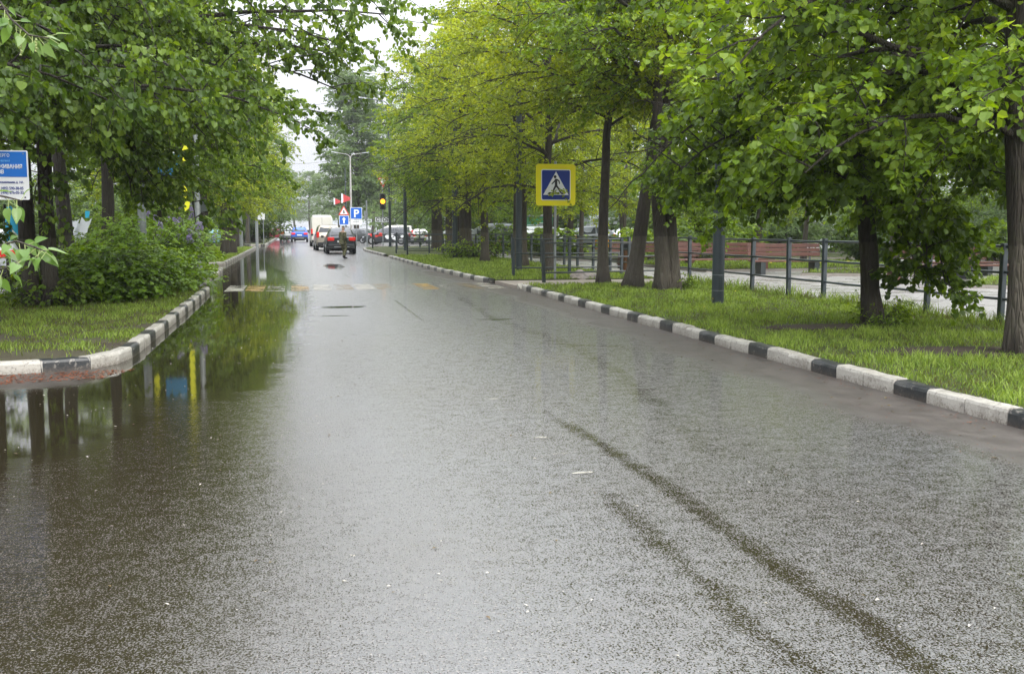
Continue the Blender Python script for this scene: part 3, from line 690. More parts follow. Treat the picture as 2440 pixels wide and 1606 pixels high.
def tree_mesh(seed, H=11, R=4.3, cb=2.0, r0=.17, nl=26, nsub=11, ntw=8, nlf=11, leaf=.108, lean=(0, 0), stems=((0, 0, 0, 0),), prof=prof_round,
              tw=(.35, .75), droop=1.0, hang=0.55, extra=(), el0=(.35, .9), bend=.25, lowtint=.0, prune=()):
    """returns (trunk mesh data, crown mesh data)"""
    r = np.random.default_rng(seed)
    wood = []; stem_paths = []
    K = 14
    for (sx, sy, lx, ly) in stems:
        z = np.concatenate([[-.15, .06, .25, .6], np.linspace(1.1, H * .93, K - 4)])
        wx = np.cumsum(r.normal(0, bend * .16, K)); wy = np.cumsum(r.normal(0, bend * .16, K)); wx[:3] = 0; wy[:3] = 0
        x = sx + (lean[0] + lx) * z + wx * np.clip(z / 3, 0, 1); y = sy + (lean[1] + ly) * z + wy * np.clip(z / 3, 0, 1)
        rr = r0 * np.interp(z / H, [-.02, .011, .05, .2, .5, 1], [1.6, 1.25, 1.04, .9, .6, .08])
        pts = np.stack([x, y, z], 1); stem_paths.append(pts)
        v, f = tubes(pts[None], rr[None], 18)
        cx_, cy_ = np.interp(v[:, 2], pts[:, 2], pts[:, 0]), np.interp(v[:, 2], pts[:, 2], pts[:, 1])
        th = np.arctan2(v[:, 1] - cy_, v[:, 0] - cx_); ph = r.uniform(0, 6)
        fl = 1 + np.clip(1 - v[:, 2] / .6, 0, 1.2) * (.22 * np.sin(4 * th + ph) + .12 * np.sin(7 * th + 2 * ph)) + .05 * np.sin(3 * th + v[:, 2] * 1.3 + ph) + .04 * np.sin(5 * th - v[:, 2] * 2.1)
        v = v.copy(); v[:, 0] = cx_ + (v[:, 0] - cx_) * fl; v[:, 1] = cy_ + (v[:, 1] - cy_) * fl
        v = v + (r.normal(0, .008, (len(v), 3)) * (v[:, 2:3] < 3)); wood.append((v, f))
    u = (np.arange(nl) + r.uniform(0, .8, nl)) / nl; h = cb + .2 + u ** .9 * (H - cb) * .93
    az = np.arange(nl) * 2.399963 + r.uniform(-.5, .5, nl)
    L = R * prof(u) * r.uniform(.72, 1.12, nl)
    el = np.interp(u, [0, 1], [el0[0], el0[1]]) + r.normal(0, .12, nl); dr = droop * np.interp(u, [0, 1], [1.05, .6]) * r.uniform(.8, 1.2, nl)
    h = h + r.normal(0, .22, nl) * np.clip(u * 4, 0, 1)
    h = np.maximum(h - np.sin(np.maximum(el, 0)) * L * .35 * (u > .15), cb * .9)
    st = r.integers(0, len(stem_paths), nl); S = np.empty((nl, 3))
    for i in range(nl):
        sp = stem_paths[st[i]]; S[i] = [np.interp(h[i], sp[:, 2], sp[:, 0]), np.interp(h[i], sp[:, 2], sp[:, 1]), h[i]]
    for (eh, ea, eL, ee, ed) in extra:
        sp = stem_paths[0]; S = np.vstack([S, [np.interp(eh, sp[:, 2], sp[:, 0]), np.interp(eh, sp[:, 2], sp[:, 1]), eh]])
        az = np.append(az, ea); L = np.append(L, eL); el = np.append(el, ee); dr = np.append(dr, ed); u = np.append(u, .2)
    N = len(az); A = arcs(S, az, el, L, dr, 9, r, .14)
    lr = (.018 + .009 * L)[:, None] * np.linspace(1, .18, 9)[None] * np.where(u < .8, 1, .7)[:, None]
    wood.append(tubes(A, lr, 6))
    # side branches
    i2 = np.repeat(np.arange(N), nsub); t2 = np.tile(np.linspace(.14, .98, nsub), N) + r.uniform(-.04, .04, N * nsub); t2 = np.clip(t2, .05, 1)
    p2, d2 = lerp_arc(A, i2, t2); sg = np.tile(np.where(np.arange(nsub) % 2, 1, -1), N)
    a2 = np.arctan2(d2[:, 1], d2[:, 0]) + sg * r.uniform(.5, 1.3, len(i2)) * (1 - .5 * t2)
    L2 = L[i2] * r.uniform(.22, .42, len(i2)) * (1.1 - .55 * t2) + .25
    B = arcs(p2, a2, r.normal(.12, .42, len(i2)), L2, r.uniform(.2, .7, len(i2)) * droop, 5, r, .16)
    wood.append(tubes(B, np.linspace(.016, .005, 5)[None] * np.ones((len(i2), 1)), 3))
    # twigs
    NB = len(i2); i3 = np.repeat(np.arange(NB), ntw); t3 = np.tile(np.linspace(.12, 1, ntw), NB)
    p3, d3 = lerp_arc(B, i3, np.clip(t3 + r.uniform(-.05, .05, len(i3)), 0, 1)); sg = np.tile(np.where(np.arange(ntw) % 2, 1, -1), NB)
    a3 = np.arctan2(d3[:, 1], d3[:, 0]) + sg * r.uniform(.3, 1.2, len(i3))
    L3 = r.uniform(tw[0], tw[1], len(i3)) * (1.05 - .4 * t3)
    Cc = arcs(p3, a3, r.normal(-.05, .5, len(i3)), L3, r.uniform(.2, 1.0, len(i3)) * droop, 4, r, .2)
    wood.append(tubes(Cc[:, ::3], np.array([[.0045, .002]]) * np.ones((len(i3), 1)), 3))
    NC = len(i3); m = nlf; i4 = np.repeat(np.arange(NC), m); t4 = np.clip(np.tile(np.linspace(.08, 1, m), NC) + r.uniform(-.06, .06, NC * m), 0, 1)
    p4, d4 = lerp_arc(Cc, i4, t4); n4 = len(i4); sg = np.tile(np.where(np.arange(m) % 2, 1.0, -1.0), NC)[:, None]
    side = unit(np.cross(d4, UP)) * sg
    dv = unit(d4 * .5 + side * r.uniform(.4, 1.2, (n4, 1)) + r.normal(0, .3, (n4, 3)) - UP * (hang * r.uniform(.3, 1.6, (n4, 1))))
    nr = unit(UP * 1.0 + side * .35 + r.normal(0, .42, (n4, 3)))
    nr = nr - dv * np.sum(nr * dv, 1, keepdims=True)
    bad = np.linalg.norm(nr, axis=1) < .15; nr[bad] = side[bad]
    pos = p4 + dv * .025 + r.normal(0, .012, (n4, 3))
    bt = r.random(NB)[i3][i4]
    keep = np.ones(n4, bool)
    for (px_, pz_) in prune: keep &= ~((pos[:, 0] < px_) & (pos[:, 2] < pz_))
    pos, dv, nr, t4, bt = pos[keep], dv[keep], nr[keep], t4[keep], bt[keep]; n4 = len(pos)
    sz = leaf * r.uniform(.5, 1.2, n4) * np.where(t4 > .9, .8, 1)
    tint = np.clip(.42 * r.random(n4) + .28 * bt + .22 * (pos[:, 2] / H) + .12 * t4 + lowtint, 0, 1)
    lv, lf_, lt = leaves(pos, dv, unit(nr), sz, tint)
    Vw, Fw = merge(wood)
    return (Vw, Fw), (lv, lf_, lt)
PROTO = {}
def proto(key, simple=False, **kw):
    global SIMPLE
    SIMPLE = simple
    w, l = tree_mesh(**kw)
    SIMPLE = False
    PROTO[key] = (np_mesh('trunk', w[0], [w[1]], smooth=True), np_mesh('crown', l[0], [l[1]], {'tint': l[2]}))
MATCOPY = {}
def with_mat(me, m):
    k = (me.name, m.name)
    if k not in MATCOPY:
        if len(me.materials) == 0: me.materials.append(m); MATCOPY[k] = me
        elif me.materials[0] == m: MATCOPY[k] = me
        else:
            MATCOPY[k] = me                     # same mesh, material set on the object
    return MATCOPY[k]
def tree(key, x, y, z, rz, scale, leafm, barkm, label, group, name='lime_tree', cat='tree'):
    root = empty(name, (x, y, z), rz, label, cat, group)
    tm, cm = PROTO[key]
    for nm, me, m in (('trunk', tm, barkm), ('crown', cm, leafm)):
        if len(me.materials) == 0: me.materials.append(m)
        o = link(nm, me, root)
        if me.materials[0] != m:
            o.material_slots[0].link = 'OBJECT'; o.material_slots[0].material = m
    root.scale = scale if hasattr(scale, '__len__') else (scale,) * 3
    return root
R_ = math.radians
proto('a', simple=True, seed=1, H=11.5, R=4.4, cb=2.3, r0=.16, nl=26, nsub=10, ntw=7, nlf=11, leaf=.112)
proto('b', simple=True, seed=2, H=10.5, R=4.0, cb=1.9, r0=.17, nl=26, nsub=10, ntw=7, nlf=11, leaf=.108, lean=(.03, .0), hang=.7)
proto('c', simple=True, seed=3, H=12, R=4.7, cb=2.6, r0=.21, nl=28, nsub=10, ntw=7, nlf=11, leaf=.112, stems=((-.16, 0, -.012, 0), (.14, .05, .03, 0)))
proto('left', seed=4, H=12, R=5.4, cb=2.9, r0=.17, nl=40, nsub=12, ntw=8, nlf=11, leaf=.112, droop=1.3, hang=1.4, prof=prof_low, lean=(.03, 0),
      extra=((3.2, .1, 5.5, .5, .9), (3.4, -.4, 5.2, .55, .9), (3.4, .8, 5.0, .5, 1.0), (3.0, -1.0, 4.2, .5, 1.1), (4.6, .05, 6.4, .5, .7)))
proto('young', simple=True, seed=5, H=9, R=3.2, cb=2.0, r0=.10, nl=22, nsub=9, ntw=6, nlf=10, leaf=.108, hang=.5)
proto('tall', simple=True, seed=6, H=21, R=5.6, cb=2.5, r0=.28, nl=84, nsub=9, ntw=6, nlf=9, leaf=.25, droop=1.4, prof=lambda u: np.clip(1.05 - .75 * u, .1, 1) ** .55, el0=(.9, 1.25), tw=(.5, 1.1), hang=.8)
proto('wide', simple=True, seed=8, H=15, R=6.5, cb=2.5, r0=.25, nl=36, nsub=10, ntw=7, nlf=8, leaf=.17, tw=(.5, 1.0))
proto('birch', simple=True, seed=9, H=17, R=4.2, cb=4, r0=.15, nl=30, nsub=8, ntw=6, nlf=7, leaf=.112, tw=(.6, 1.2), droop=1.7, hang=1.3)

proto('lefthigh', simple=True, seed=14, H=12, R=5.2, cb=4.3, r0=.19, nl=42, nsub=11, ntw=7, nlf=10, leaf=.112, droop=.8, hang=1.0, prof=prof_low)
LY, LL, LD, LFm = M['leaf_yellow'], M['leaf_lime'], M['leaf_dark'], M['leaf_hazed']
# --- right roadside row, from the camera outwards
gr = 'lime trees along the right verge'
proto('r1', seed=21, H=10.5, R=4.6, cb=2.8, r0=.145, nl=30, nsub=11, ntw=8, nlf=12, leaf=.108, lean=(-.012, 0),
      extra=((2.9, R_(178), 4.6, .62, .35), (3.3, R_(150), 4.0, .5, .8), (2.7, R_(200), 3.6, .35, .9), (2.9, R_(120), 3.6, .35, 1.0), (3.2, R_(230), 3.4, .4, 1.0)))
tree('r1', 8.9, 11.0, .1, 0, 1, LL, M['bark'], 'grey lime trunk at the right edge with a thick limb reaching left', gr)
proto('r2', prune=((-3.3, 3.6),), seed=22, H=10, R=4.2, cb=2.3, r0=.135, nl=30, nsub=11, ntw=8, nlf=12, leaf=.112, lean=(-.075, 0), hang=.9,
      extra=((2.0, R_(-20), 2.0, -.1, 1.35), (1.9, R_(10), 1.7, -.2, 1.3), (2.1, R_(-55), 1.7, -.05, 1.5), (2.9, R_(170), 2.9, .3, 1.0), (2.8, R_(215), 2.6, .3, 1.2), (3.0, R_(190), 3.4, .35, 1.0), (2.6, R_(-92), 2.8, .3, 1.0), (2.5, R_(-130), 2.7, .3, 1.1), (2.6, R_(-55), 2.8, .3, 1.1), (2.7, R_(-160), 2.8, .3, 1.1), (2.5, R_(60), 2.8, .25, 1.0), (2.6, R_(120), 2.8, .25, 1.0)))
tree('r2', 9.08, 14.6, .1, 0, 1, LL, M['bark_dark'], 'slim dark leaning lime whose leafy branches hang low over the rail fence', gr)
proto('r3', simple=True, prune=((-.9, 3.8),), seed=23, droop=.7, H=11.5, R=4.2, cb=3.7, r0=.175, nl=32, nsub=11, ntw=8, nlf=12, leaf=.108, stems=((-.14, 0, -.045, 0), (.12, .06, .012, 0)),
      extra=((2.3, R_(0), 1.7, .1, 1.6), (2.6, R_(-40), 1.9, .2, 1.5), (2.8, R_(-75), 1.7, .2, 1.5), (2.9, R_(-110), 1.2, .2, 1.6), (3.0, R_(30), 2.2, .2, 1.4)))
tree('r3', 9.1, 23.8, .1, 0, 1, LL, M['bark'], 'thick forked lime trunk right of the pedestrian sign, beside the rail fence', gr)
proto('r4', simple=True, prune=((-.3, 3.7),), seed=24, droop=.6, H=11, R=4.0, cb=3.9, r0=.19, nl=30, nsub=11, ntw=8, nlf=12, leaf=.108, lean=(.14, 0))
tree('r4', 8.7, 25.4, .1, 0, 1, LY, M['bark'], 'leaning lime trunk between the forked trunk and the straight trunk', gr)
proto('r5', simple=True, prune=((.3, 3.8),), seed=25, droop=.6, H=11, R=4.0, cb=4.0, r0=.15, nl=32, nsub=11, ntw=8, nlf=12, leaf=.108, lean=(.03, 0))
tree('r5', 8.45, 27.25, .1, 0, 1, LY, M['bark'], 'straight lime trunk just right of the pedestrian sign with pale lower trunk', gr)
proto('mid', simple=True, seed=51, H=11.5, R=4.6, cb=2.3, r0=.16, nl=34, nsub=11, ntw=7, nlf=12, leaf=.11, prune=((-1.9, 3.6), (-3.0, 4.6)))
proto('fork', simple=True, seed=52, H=11, R=4.5, cb=2.3, r0=.15, nl=32, nsub=11, ntw=7, nlf=12, leaf=.11, prune=((-1.7, 3.4), (-2.8, 4.6)), stems=((-.1, 0, -.01, 0), (.12, 0, .02, 0)), hang=.8)
row = [('mid', 8.42, 33.4, 6, 1.0, LY, 'lime tree standing directly behind the pedestrian sign'),
       ('fork', 8.6, 38.6, -8, (1.05, 1.05, 1.05), LY, 'dark lime trunk directly right of the nearer tall lamp post'),
       ('mid', 8.3, 44.5, -10, (1.05, 1.05, .98), LY, 'yellow-green lime reaching over the fence left of the tall lamp post'),
       ('fork', 8.3, 49.8, 10, (1.15, 1.15, 1.12), LL, 'lime with leafy shoots round its base, beside the slim lamp post'),
       ('mid', 8.6, 54.3, 8, (1.0, 1.0, 1.0), LL, 'leaning lime trunk next to the narrow far path'),
       ('fork', 9.2, 61, -5, 1.0, LL, 'lime tree behind the far guard rail'),
       ('mid', 9.4, 66.5, 12, 1.0, LY, 'lime tree beside the third lamp post of the right row'),
       ('fork', 9.8, 72, 3, 1.0, LL, 'lime tree leaning out behind the traffic light'),
       ('young', 10.6, 78.5, 330, 1.2, LL, 'last lime of the right row before the junction')]
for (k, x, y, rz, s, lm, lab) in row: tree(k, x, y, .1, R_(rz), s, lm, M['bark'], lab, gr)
# --- left row
gl = 'lime trees along the left verge'
lrow = [('left', -7.0, 12.6, 10, .92, LD, 'dark lime crown filling the upper left corner above the kerb bend'),
        ('left', -5.0, 18.0, -25, .95, LD, 'lime whose trunk just shows at the left edge under the blue sign'),
        ('lefthigh', -5.95, 29.0, 30, 1.0, LL, 'lime trunk half hidden behind the honeysuckle shrub'),
        ('lefthigh', -5.9, 34.0, 160, 1.05, LL, 'stout dark lime trunk behind the round shrub at left'),
        ('left', -5.2, 41.0, -40, 1.0, LL, 'lime tree behind the back of the grey road sign'),
        ('c', -4.6, 47.5, 50, 1.05, LY, 'lime tree at the start of the far left kerb'),
        ('b', -4.5, 53.0, 20, 1.1, LY, 'lime tree nearest the lilac on the far left grass'),
        ('a', -3.95, 59.2, 90, 1.05, LL, 'left of two dark trunks side by side on the far left grass'),
        ('c', -3.75, 61.0, 10, 1.0, LY, 'right of two dark trunks side by side on the far left grass'),
        ('b', -4.2, 68.0, 250, 1.1, LY, 'lime tree just before the first left lamp post'),
        ('a', -4.3, 75.0, 130, 1.1, LL, 'lime tree beside the first left lamp post'),
        ('c', -4.6, 86.0, 300, 1.1, LY, 'lime tree between the two left lamp posts')]
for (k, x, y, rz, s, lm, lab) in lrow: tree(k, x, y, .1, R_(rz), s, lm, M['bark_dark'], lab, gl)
proto('twin', prune=((1.0, 3.3),), seed=31, H=11.5, R=5.2, cb=3.2, r0=.155, nl=40, nsub=12, ntw=8, nlf=11, leaf=.112, droop=1.3, hang=1.4, prof=prof_low, stems=((-.2, 0, -.02, 0), (.17, .0, .022, 0)),
      extra=((3.4, .0, 5.6, .5, .8), (3.7, -.5, 5.4, .6, .9), (3.8, .6, 5.2, .6, .9), (3.5, -1.2, 4.0, .5, 1.1), (3.6, -.1, 3.4, .35, 1.5), (3.5, .22, 3.3, .35, 1.8), (3.6, .55, 3.1, .4, 1.9), (3.6, .9, 3.2, .4, 1.7), (4.4, .12, 7.0, .38, .55), (5.0, .35, 6.8, .42, .55), (5.6, -.1, 7.2, .45, .55), (4.6, .0, 7.6, .42, .45), (5.0, -.22, 7.2, .45, .6), (5.4, .2, 7.0, .5, .6), (4.3, .3, 6.6, .45, .7)))
tree('twin', -5.05, 22.0, .1, 0, 1, LD, M['bark'], 'twin lime trunks rising from the near left grass beside the shrub', gl)
gf = 'far lime trees down the left side of the street'
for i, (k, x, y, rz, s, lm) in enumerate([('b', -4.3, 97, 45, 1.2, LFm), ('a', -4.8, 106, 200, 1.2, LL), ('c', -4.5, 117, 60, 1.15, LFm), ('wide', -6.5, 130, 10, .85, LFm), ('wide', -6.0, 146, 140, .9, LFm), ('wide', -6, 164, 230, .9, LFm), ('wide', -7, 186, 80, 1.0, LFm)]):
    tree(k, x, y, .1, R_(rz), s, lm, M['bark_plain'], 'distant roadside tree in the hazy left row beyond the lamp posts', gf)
# --- behind the left row
gb = 'background trees behind the left verge'
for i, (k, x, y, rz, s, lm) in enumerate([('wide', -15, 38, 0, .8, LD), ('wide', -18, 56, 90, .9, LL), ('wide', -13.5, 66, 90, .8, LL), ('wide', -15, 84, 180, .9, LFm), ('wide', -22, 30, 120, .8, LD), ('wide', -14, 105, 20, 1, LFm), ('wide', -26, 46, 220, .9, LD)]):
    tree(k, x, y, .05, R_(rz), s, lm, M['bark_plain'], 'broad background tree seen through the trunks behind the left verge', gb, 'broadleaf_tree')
# --- beyond the junction
tree('tall', 7.6, 130, .1, 0, (1.25, 1.25, 1.03), LFm, M['bark_plain'], 'tallest tree with pointed hazy crown beyond the traffic light', None, 'broadleaf_tree')
tree('birch', 12.5, 134, .1, R_(40), 1.1, LFm, M['bark_plain'], 'thin airy crown immediately right of the tallest pointed tree', None, 'birch_tree')
tree('wide', 14.5, 112, .1, R_(70), 1.0, LFm, M['bark_plain'], 'broad tree behind the parked cars at the junction', None, 'broadleaf_tree')
tree('birch', 15.5, 98, .1, R_(140), .95, LL, M['bark_plain'], 'airy tree behind the give-way sign', None, 'birch_tree')
gz = 'hazy trees closing the end of the street'
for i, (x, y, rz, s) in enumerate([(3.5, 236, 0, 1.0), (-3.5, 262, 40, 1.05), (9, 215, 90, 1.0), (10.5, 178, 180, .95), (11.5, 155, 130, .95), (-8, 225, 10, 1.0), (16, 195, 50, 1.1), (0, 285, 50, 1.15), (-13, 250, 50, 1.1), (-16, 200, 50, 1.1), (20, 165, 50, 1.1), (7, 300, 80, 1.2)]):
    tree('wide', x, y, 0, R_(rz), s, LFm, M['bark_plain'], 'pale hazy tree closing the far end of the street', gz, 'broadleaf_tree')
# --- park behind the square
gp = 'park trees beyond the rail fence'
park = [('young', 18.4, 55.4, 30, 1.1, LL, 'leaning dark park trunk behind the brown litter bin'), ('wide', 17, 62, 100, .8, LL, 'broad park tree above the grey kiosk'), ('wide', 25, 52, 200, .8, LL, 'park tree behind the litter bin and leaning trunk'), ('young', 22.5, 42.0, 90, 1.15, LY, 'slender yellow-green park tree left of the rear bench'),
        ('wide', 30, 44, 10, .85, LL, 'park tree filling the gap left of the forked lime'), ('young', 16.5, 37.5, 250, 1.1, LY, 'slender park tree beside the rear red bench'), ('wide', 38, 38, 60, .8, LD, 'dark park tree behind the nearest right lamp post'), ('a', 20.5, 31.8, 45, 1.05, LL, 'park tree standing between the two short red benches'), ('b', 26.5, 33.2, 145, 1.1, LL, 'park tree behind the farthest right bench'),
        ('a', 24.5, 25.0, 190, 1.1, LY, 'yellow-green park tree seen left of the right edge trunk'), ('c', 31.5, 28.5, 15, 1.1, LL, 'forked park tree behind the right edge benches'), ('wide', 36, 20, 15, .75, LD, 'dark park tree at the far right side of the square'), ('b', 17.6, 68, 15, 1.2, LL, 'park tree behind the white parked cars'), ('wide', 14.5, 76, 215, .8, LL, 'broad tree over the far guard rail cars'), ('wide', 24, 72, 315, .9, LFm, 'broad pale tree behind the green kiosk'),
        ('wide', 20, 88, 75, .9, LFm, 'pale broad tree above the black car at the junction'), ('wide', 33, 62, 75, 1.0, LD, 'dark broad tree behind the middle of the park lawn'), ('wide', 44, 52, 75, 1.0, LD, 'dark broad tree at the back of the park, behind the leaning dark lime'), ('wide', 48, 34, 75, 1.0, LD, 'dark broad tree behind the kerbed lawn island'), ('wide', 30, 90, 175, 1.1, LFm, 'pale tree farthest back behind the kiosks'), ('young', 13.6, 47.5, 20, 1.15, LY, 'slender yellow-green park tree by the second fence'), ('wide', 42, 72, 33, 1.1, LFm, 'pale tree at the very back of the park')]
for (k, x, y, rz, s, lm, lab) in park:
    tree(k, x, y, .1, R_(rz), s, lm, M['bark_plain'], lab, gp, 'park_tree')

# ------------------------------------------------------------------ shrubs, lilac, leafy shoots
def bush_mesh(seed, R=1.5, H=1.7, n=110, leaf=.07, sub=7, nlf=9, sx=1.0):
    r = np.random.default_rng(seed)
    az = r.uniform(0, 2 * np.pi, n); S = np.stack([np.cos(az), np.sin(az), np.zeros(n)], 1) * r.uniform(.0, .45, (n, 1)) * R
    el = r.uniform(.35, 1.4, n); L = r.uniform(.75, 1.1, n) * (H * np.sin(el) + R * np.cos(el))
    A = arcs(S, az, el + .25, L, r.uniform(.4, 1.1, n), 7, r, .12)
    i2 = np.repeat(np.arange(n), sub); t2 = np.tile(np.linspace(.3, 1, sub), n); p2, d2 = lerp_arc(A, i2, t2)
    a2 = np.arctan2(d2[:, 1], d2[:, 0]) + r.uniform(-1.4, 1.4, len(i2))
    B = arcs(p2, a2, r.normal(.1, .5, len(i2)), r.uniform(.25, .5, len(i2)), r.uniform(.3, 1.1, len(i2)), 4, r, .15)
    wood = [tubes(A, np.linspace(.012, .004, 7)[None] * np.ones((n, 1)), 4), tubes(B[:, ::3], np.array([[.004, .002]]) * np.ones((len(i2), 1)), 3)]
    i4 = np.repeat(np.arange(len(i2)), nlf); t4 = np.tile(np.linspace(.1, 1, nlf), len(i2)); p4, d4 = lerp_arc(B, i4, t4); n4 = len(i4)
    sg = np.tile(np.where(np.arange(nlf) % 2, 1.0, -1.0), len(i2))[:, None]; side = unit(np.cross(d4, UP)) * sg
    out = unit(p4 * np.array([1, 1, .3])); dv = unit(d4 * .4 + side * .7 + out * .4 - UP * r.uniform(.1, .9, (n4, 1)) + r.normal(0, .3, (n4, 3)))
    nr = unit(UP + out * .5 + r.normal(0, .4, (n4, 3))); nr = nr - dv * np.sum(nr * dv, 1, keepdims=True)
    lv, lf_, lt = leaves(p4, dv, unit(nr), leaf * r.uniform(.6, 1.25, n4), np.clip(.3 * r.random(len(i2))[i4] + .5 * r.random(n4) + .15 * p4[:, 2] / H, 0, 1))
    tips = A[:, -1]
    return np_mesh('stems', *(lambda w: (w[0], [w[1]]))(merge(wood))), np_mesh('leaves', lv, [lf_], {'tint': lt}), tips
def blossom_mesh(seed):
    r = np.random.default_rng(seed); n = 260; t = r.random(n); a = r.uniform(0, 6.28, n)
    rad = .05 * (1 - t) ** .6 + .008; p = np.stack([rad * np.cos(a), rad * np.sin(a), t * .2], 1); d = unit(np.stack([np.cos(a), np.sin(a), r.normal(.3, .4, n)], 1))
    v, f, tt = leaves(p, d, unit(np.cross(d, r.normal(0, 1, (n, 3)))), np.full(n, .022), r.random(n)); return np_mesh('blossom', v, [f], {'tint': tt}, )
BL = [blossom_mesh(1), blossom_mesh(2)]
for b in BL: b.materials.append(M['blossom'])
BUSH = {}
def shrub(name, x, y, label, seed, R, H, n, leaf, blossoms=0, group=None, sc=(1, 1, 1), m=None, cat='shrub', z=.1, side=None, **kw):
    root = empty(name, (x, y, z), 0, label, cat, group)
    key = (R, H, n, leaf, m.name if m else '') if name in ('park_shrub', 'leafy_shoots') else seed
    if name in ('park_shrub', 'leafy_shoots'): key = (name, m.name)
    if key not in BUSH:
        BUSH[key] = bush_mesh(seed, R, H, n, leaf, **kw); BUSH[key][0].materials.append(M['bark_plain']); BUSH[key][1].materials.append(m or M['leaf_bush'])
    a, b, tips = BUSH[key]
    link('stems', a, root); link('leaves', b, root); root.scale = sc
    if blossoms:
        r = random.Random(seed); c = [t for t in tips if t[2] > .35 * H and (side is None or (t[0] * side[0] + t[1] * side[1]) > .2 * R)]; r.shuffle(c)
        for t in c[:blossoms]:
            s = r.uniform(.9, 1.5); o = link('blossom', BL[r.randrange(2)], root, None, t, (r.uniform(-.6, .6), r.uniform(-.6, .6), r.uniform(0, 6))); o.scale = (s, s, s)
    return root
sg_ = 'shrubs on the near left verge'
shrub('honeysuckle_shrub', -4.1, 23.6, 'big rounded dark green shrub right beside the twin trunks', 41, 1.2, 1.4, 180, .095, group=sg_, sc=(1, 1, .74), sub=8)
shrub('honeysuckle_shrub', -3.95, 26.2, 'middle rounded shrub between the big shrub and the lilac', 42, 1.2, 1.35, 170, .095, group=sg_, sc=(1, 1, .74), sub=8)
shrub('lilac_shrub', -4.1, 29.6, 'tall lilac shrub with purple blossoms leaning over the driveway', 44, 1.2, 2.2, 200, .085, 12, 'lilac shrubs', sc=(1, 1, .85), side=(1, .1), sub=8)
shrub('lilac_shrub', -4.7, 36.3, 'second lilac with pale purple blossoms on the small island', 45, 1.0, 2.0, 170, .085, 10, 'lilac shrubs', side=(1, -.4))
shrub('lilac_shrub', -5.2, 39.5, 'farther lilac beneath the grey sign back', 46, 1.2, 2.4, 140, .085, 7, 'lilac shrubs', side=(1, -.2))
shrub('dark_shrub', -4.0, 103, 'dark bush beyond the second left lamp post', 47, 2.0, 4.0, 150, .16, m=M['leaf_dark'])
# leafy shoots at trunk feet
shg = 'leafy shoots at the feet of lime trunks'
for i, (x, y, s, lab) in enumerate([(-5.0, 21.5, .55, 'leafy shoots in front of the twin trunks'), (8.9, 49.3, .75, 'tall leafy shoots at the foot of the lime by the slim lamp post'), (8.1, 49.7, .65, 'leafy shoots left of the far right trunk foot'),
                          (9.45, 24.1, .3, 'sparse leafy shoots right of the thick forked trunk'), (9.4, 14.9, .32, 'leafy shoots behind the foot of the leaning dark lime'), (9.0, 14.1, .2, 'small shoots before the foot of the leaning dark lime')]):
    shrub('leafy_shoots', x, y, lab, 60 + i, .5, .7, 26, .085, group=shg, m=M['leaf_lime'], cat='shoots', sub=4, nlf=6, sc=(s * 2,) * 3)
gq = 'low shrubs in the park beyond the square'
for i, (x, y, s) in enumerate([(15.5, 44.5, 1.0), (18.5, 46, 1.1), (21, 47.5, 1.2), (25, 40, 1.2), (29, 37, 1.2), (34, 30, 1.3), (13.2, 52, 1.0), (12.8, 60, 1.1), (22, 54, 1.4)]):
    shrub('park_shrub', x, y, ('dark low shrub behind the park benches', 'light green low shrub behind the park benches')[i % 2 == 0], 70 + i, 1.2, 1.3, 55, .14, group=gq, m=M['leaf_dark'] if i % 2 else M['leaf_lime'], z=.15, sc=(s,) * 3)
# dense thicket at the back of the park
SIMPLE = True; ga, gb_, _t = bush_mesh(90, 2.6, 3.6, 260, .17, 7, 9); SIMPLE = False; ga.materials.append(M['bark_plain']); gb_.materials.append(M['leaf_hazed'])
gh = 'tall bushes at the back of the park'
for i, (x, y, s) in enumerate([(16, 92, 1.2), (22, 96, 1.3), (30, 82, 1.2), (36, 78, 1.3), (40, 66, 1.2), (44, 58, 1.2), (46, 46, 1.1), (42, 40, 1.0), (40, 31, 1.0), (40, 25, 1.1), (42, 19, 1.1), (50, 28, 1.2), (50, 38, 1.2), (34, 52, 1.0), (30, 60, 1.0), (26, 66, 1.0), (50, 54, 1.3), (36, 44, .8), (27, 90, 1.3), (12.5, 108, 1.2)] + [(-13, 44, .8), (-12, 50, .9), (-11.5, 57, .9), (-11, 64, .9), (-17, 40, .9), (-22, 38, 1.0), (-19, 46, 1), (-11, 72, 1), (-10.5, 82, 1), (-9.5, 118, 1.2)]):
    root = empty('tall_bush', (x, y, .05), R_(i * 67), 'tall dense bush under the far trees at the back of the park' if i < 20 else 'tall dense bush under the trees behind the left verge', 'shrub', gh if i < 20 else 'tall bushes behind the left verge'); root.scale = (s,) * 3
    link('stems', ga, root); o = link('leaves', gb_, root)
    if i % 3 == 0: o.material_slots[0].link = 'OBJECT'; o.material_slots[0].material = M['leaf_dark']
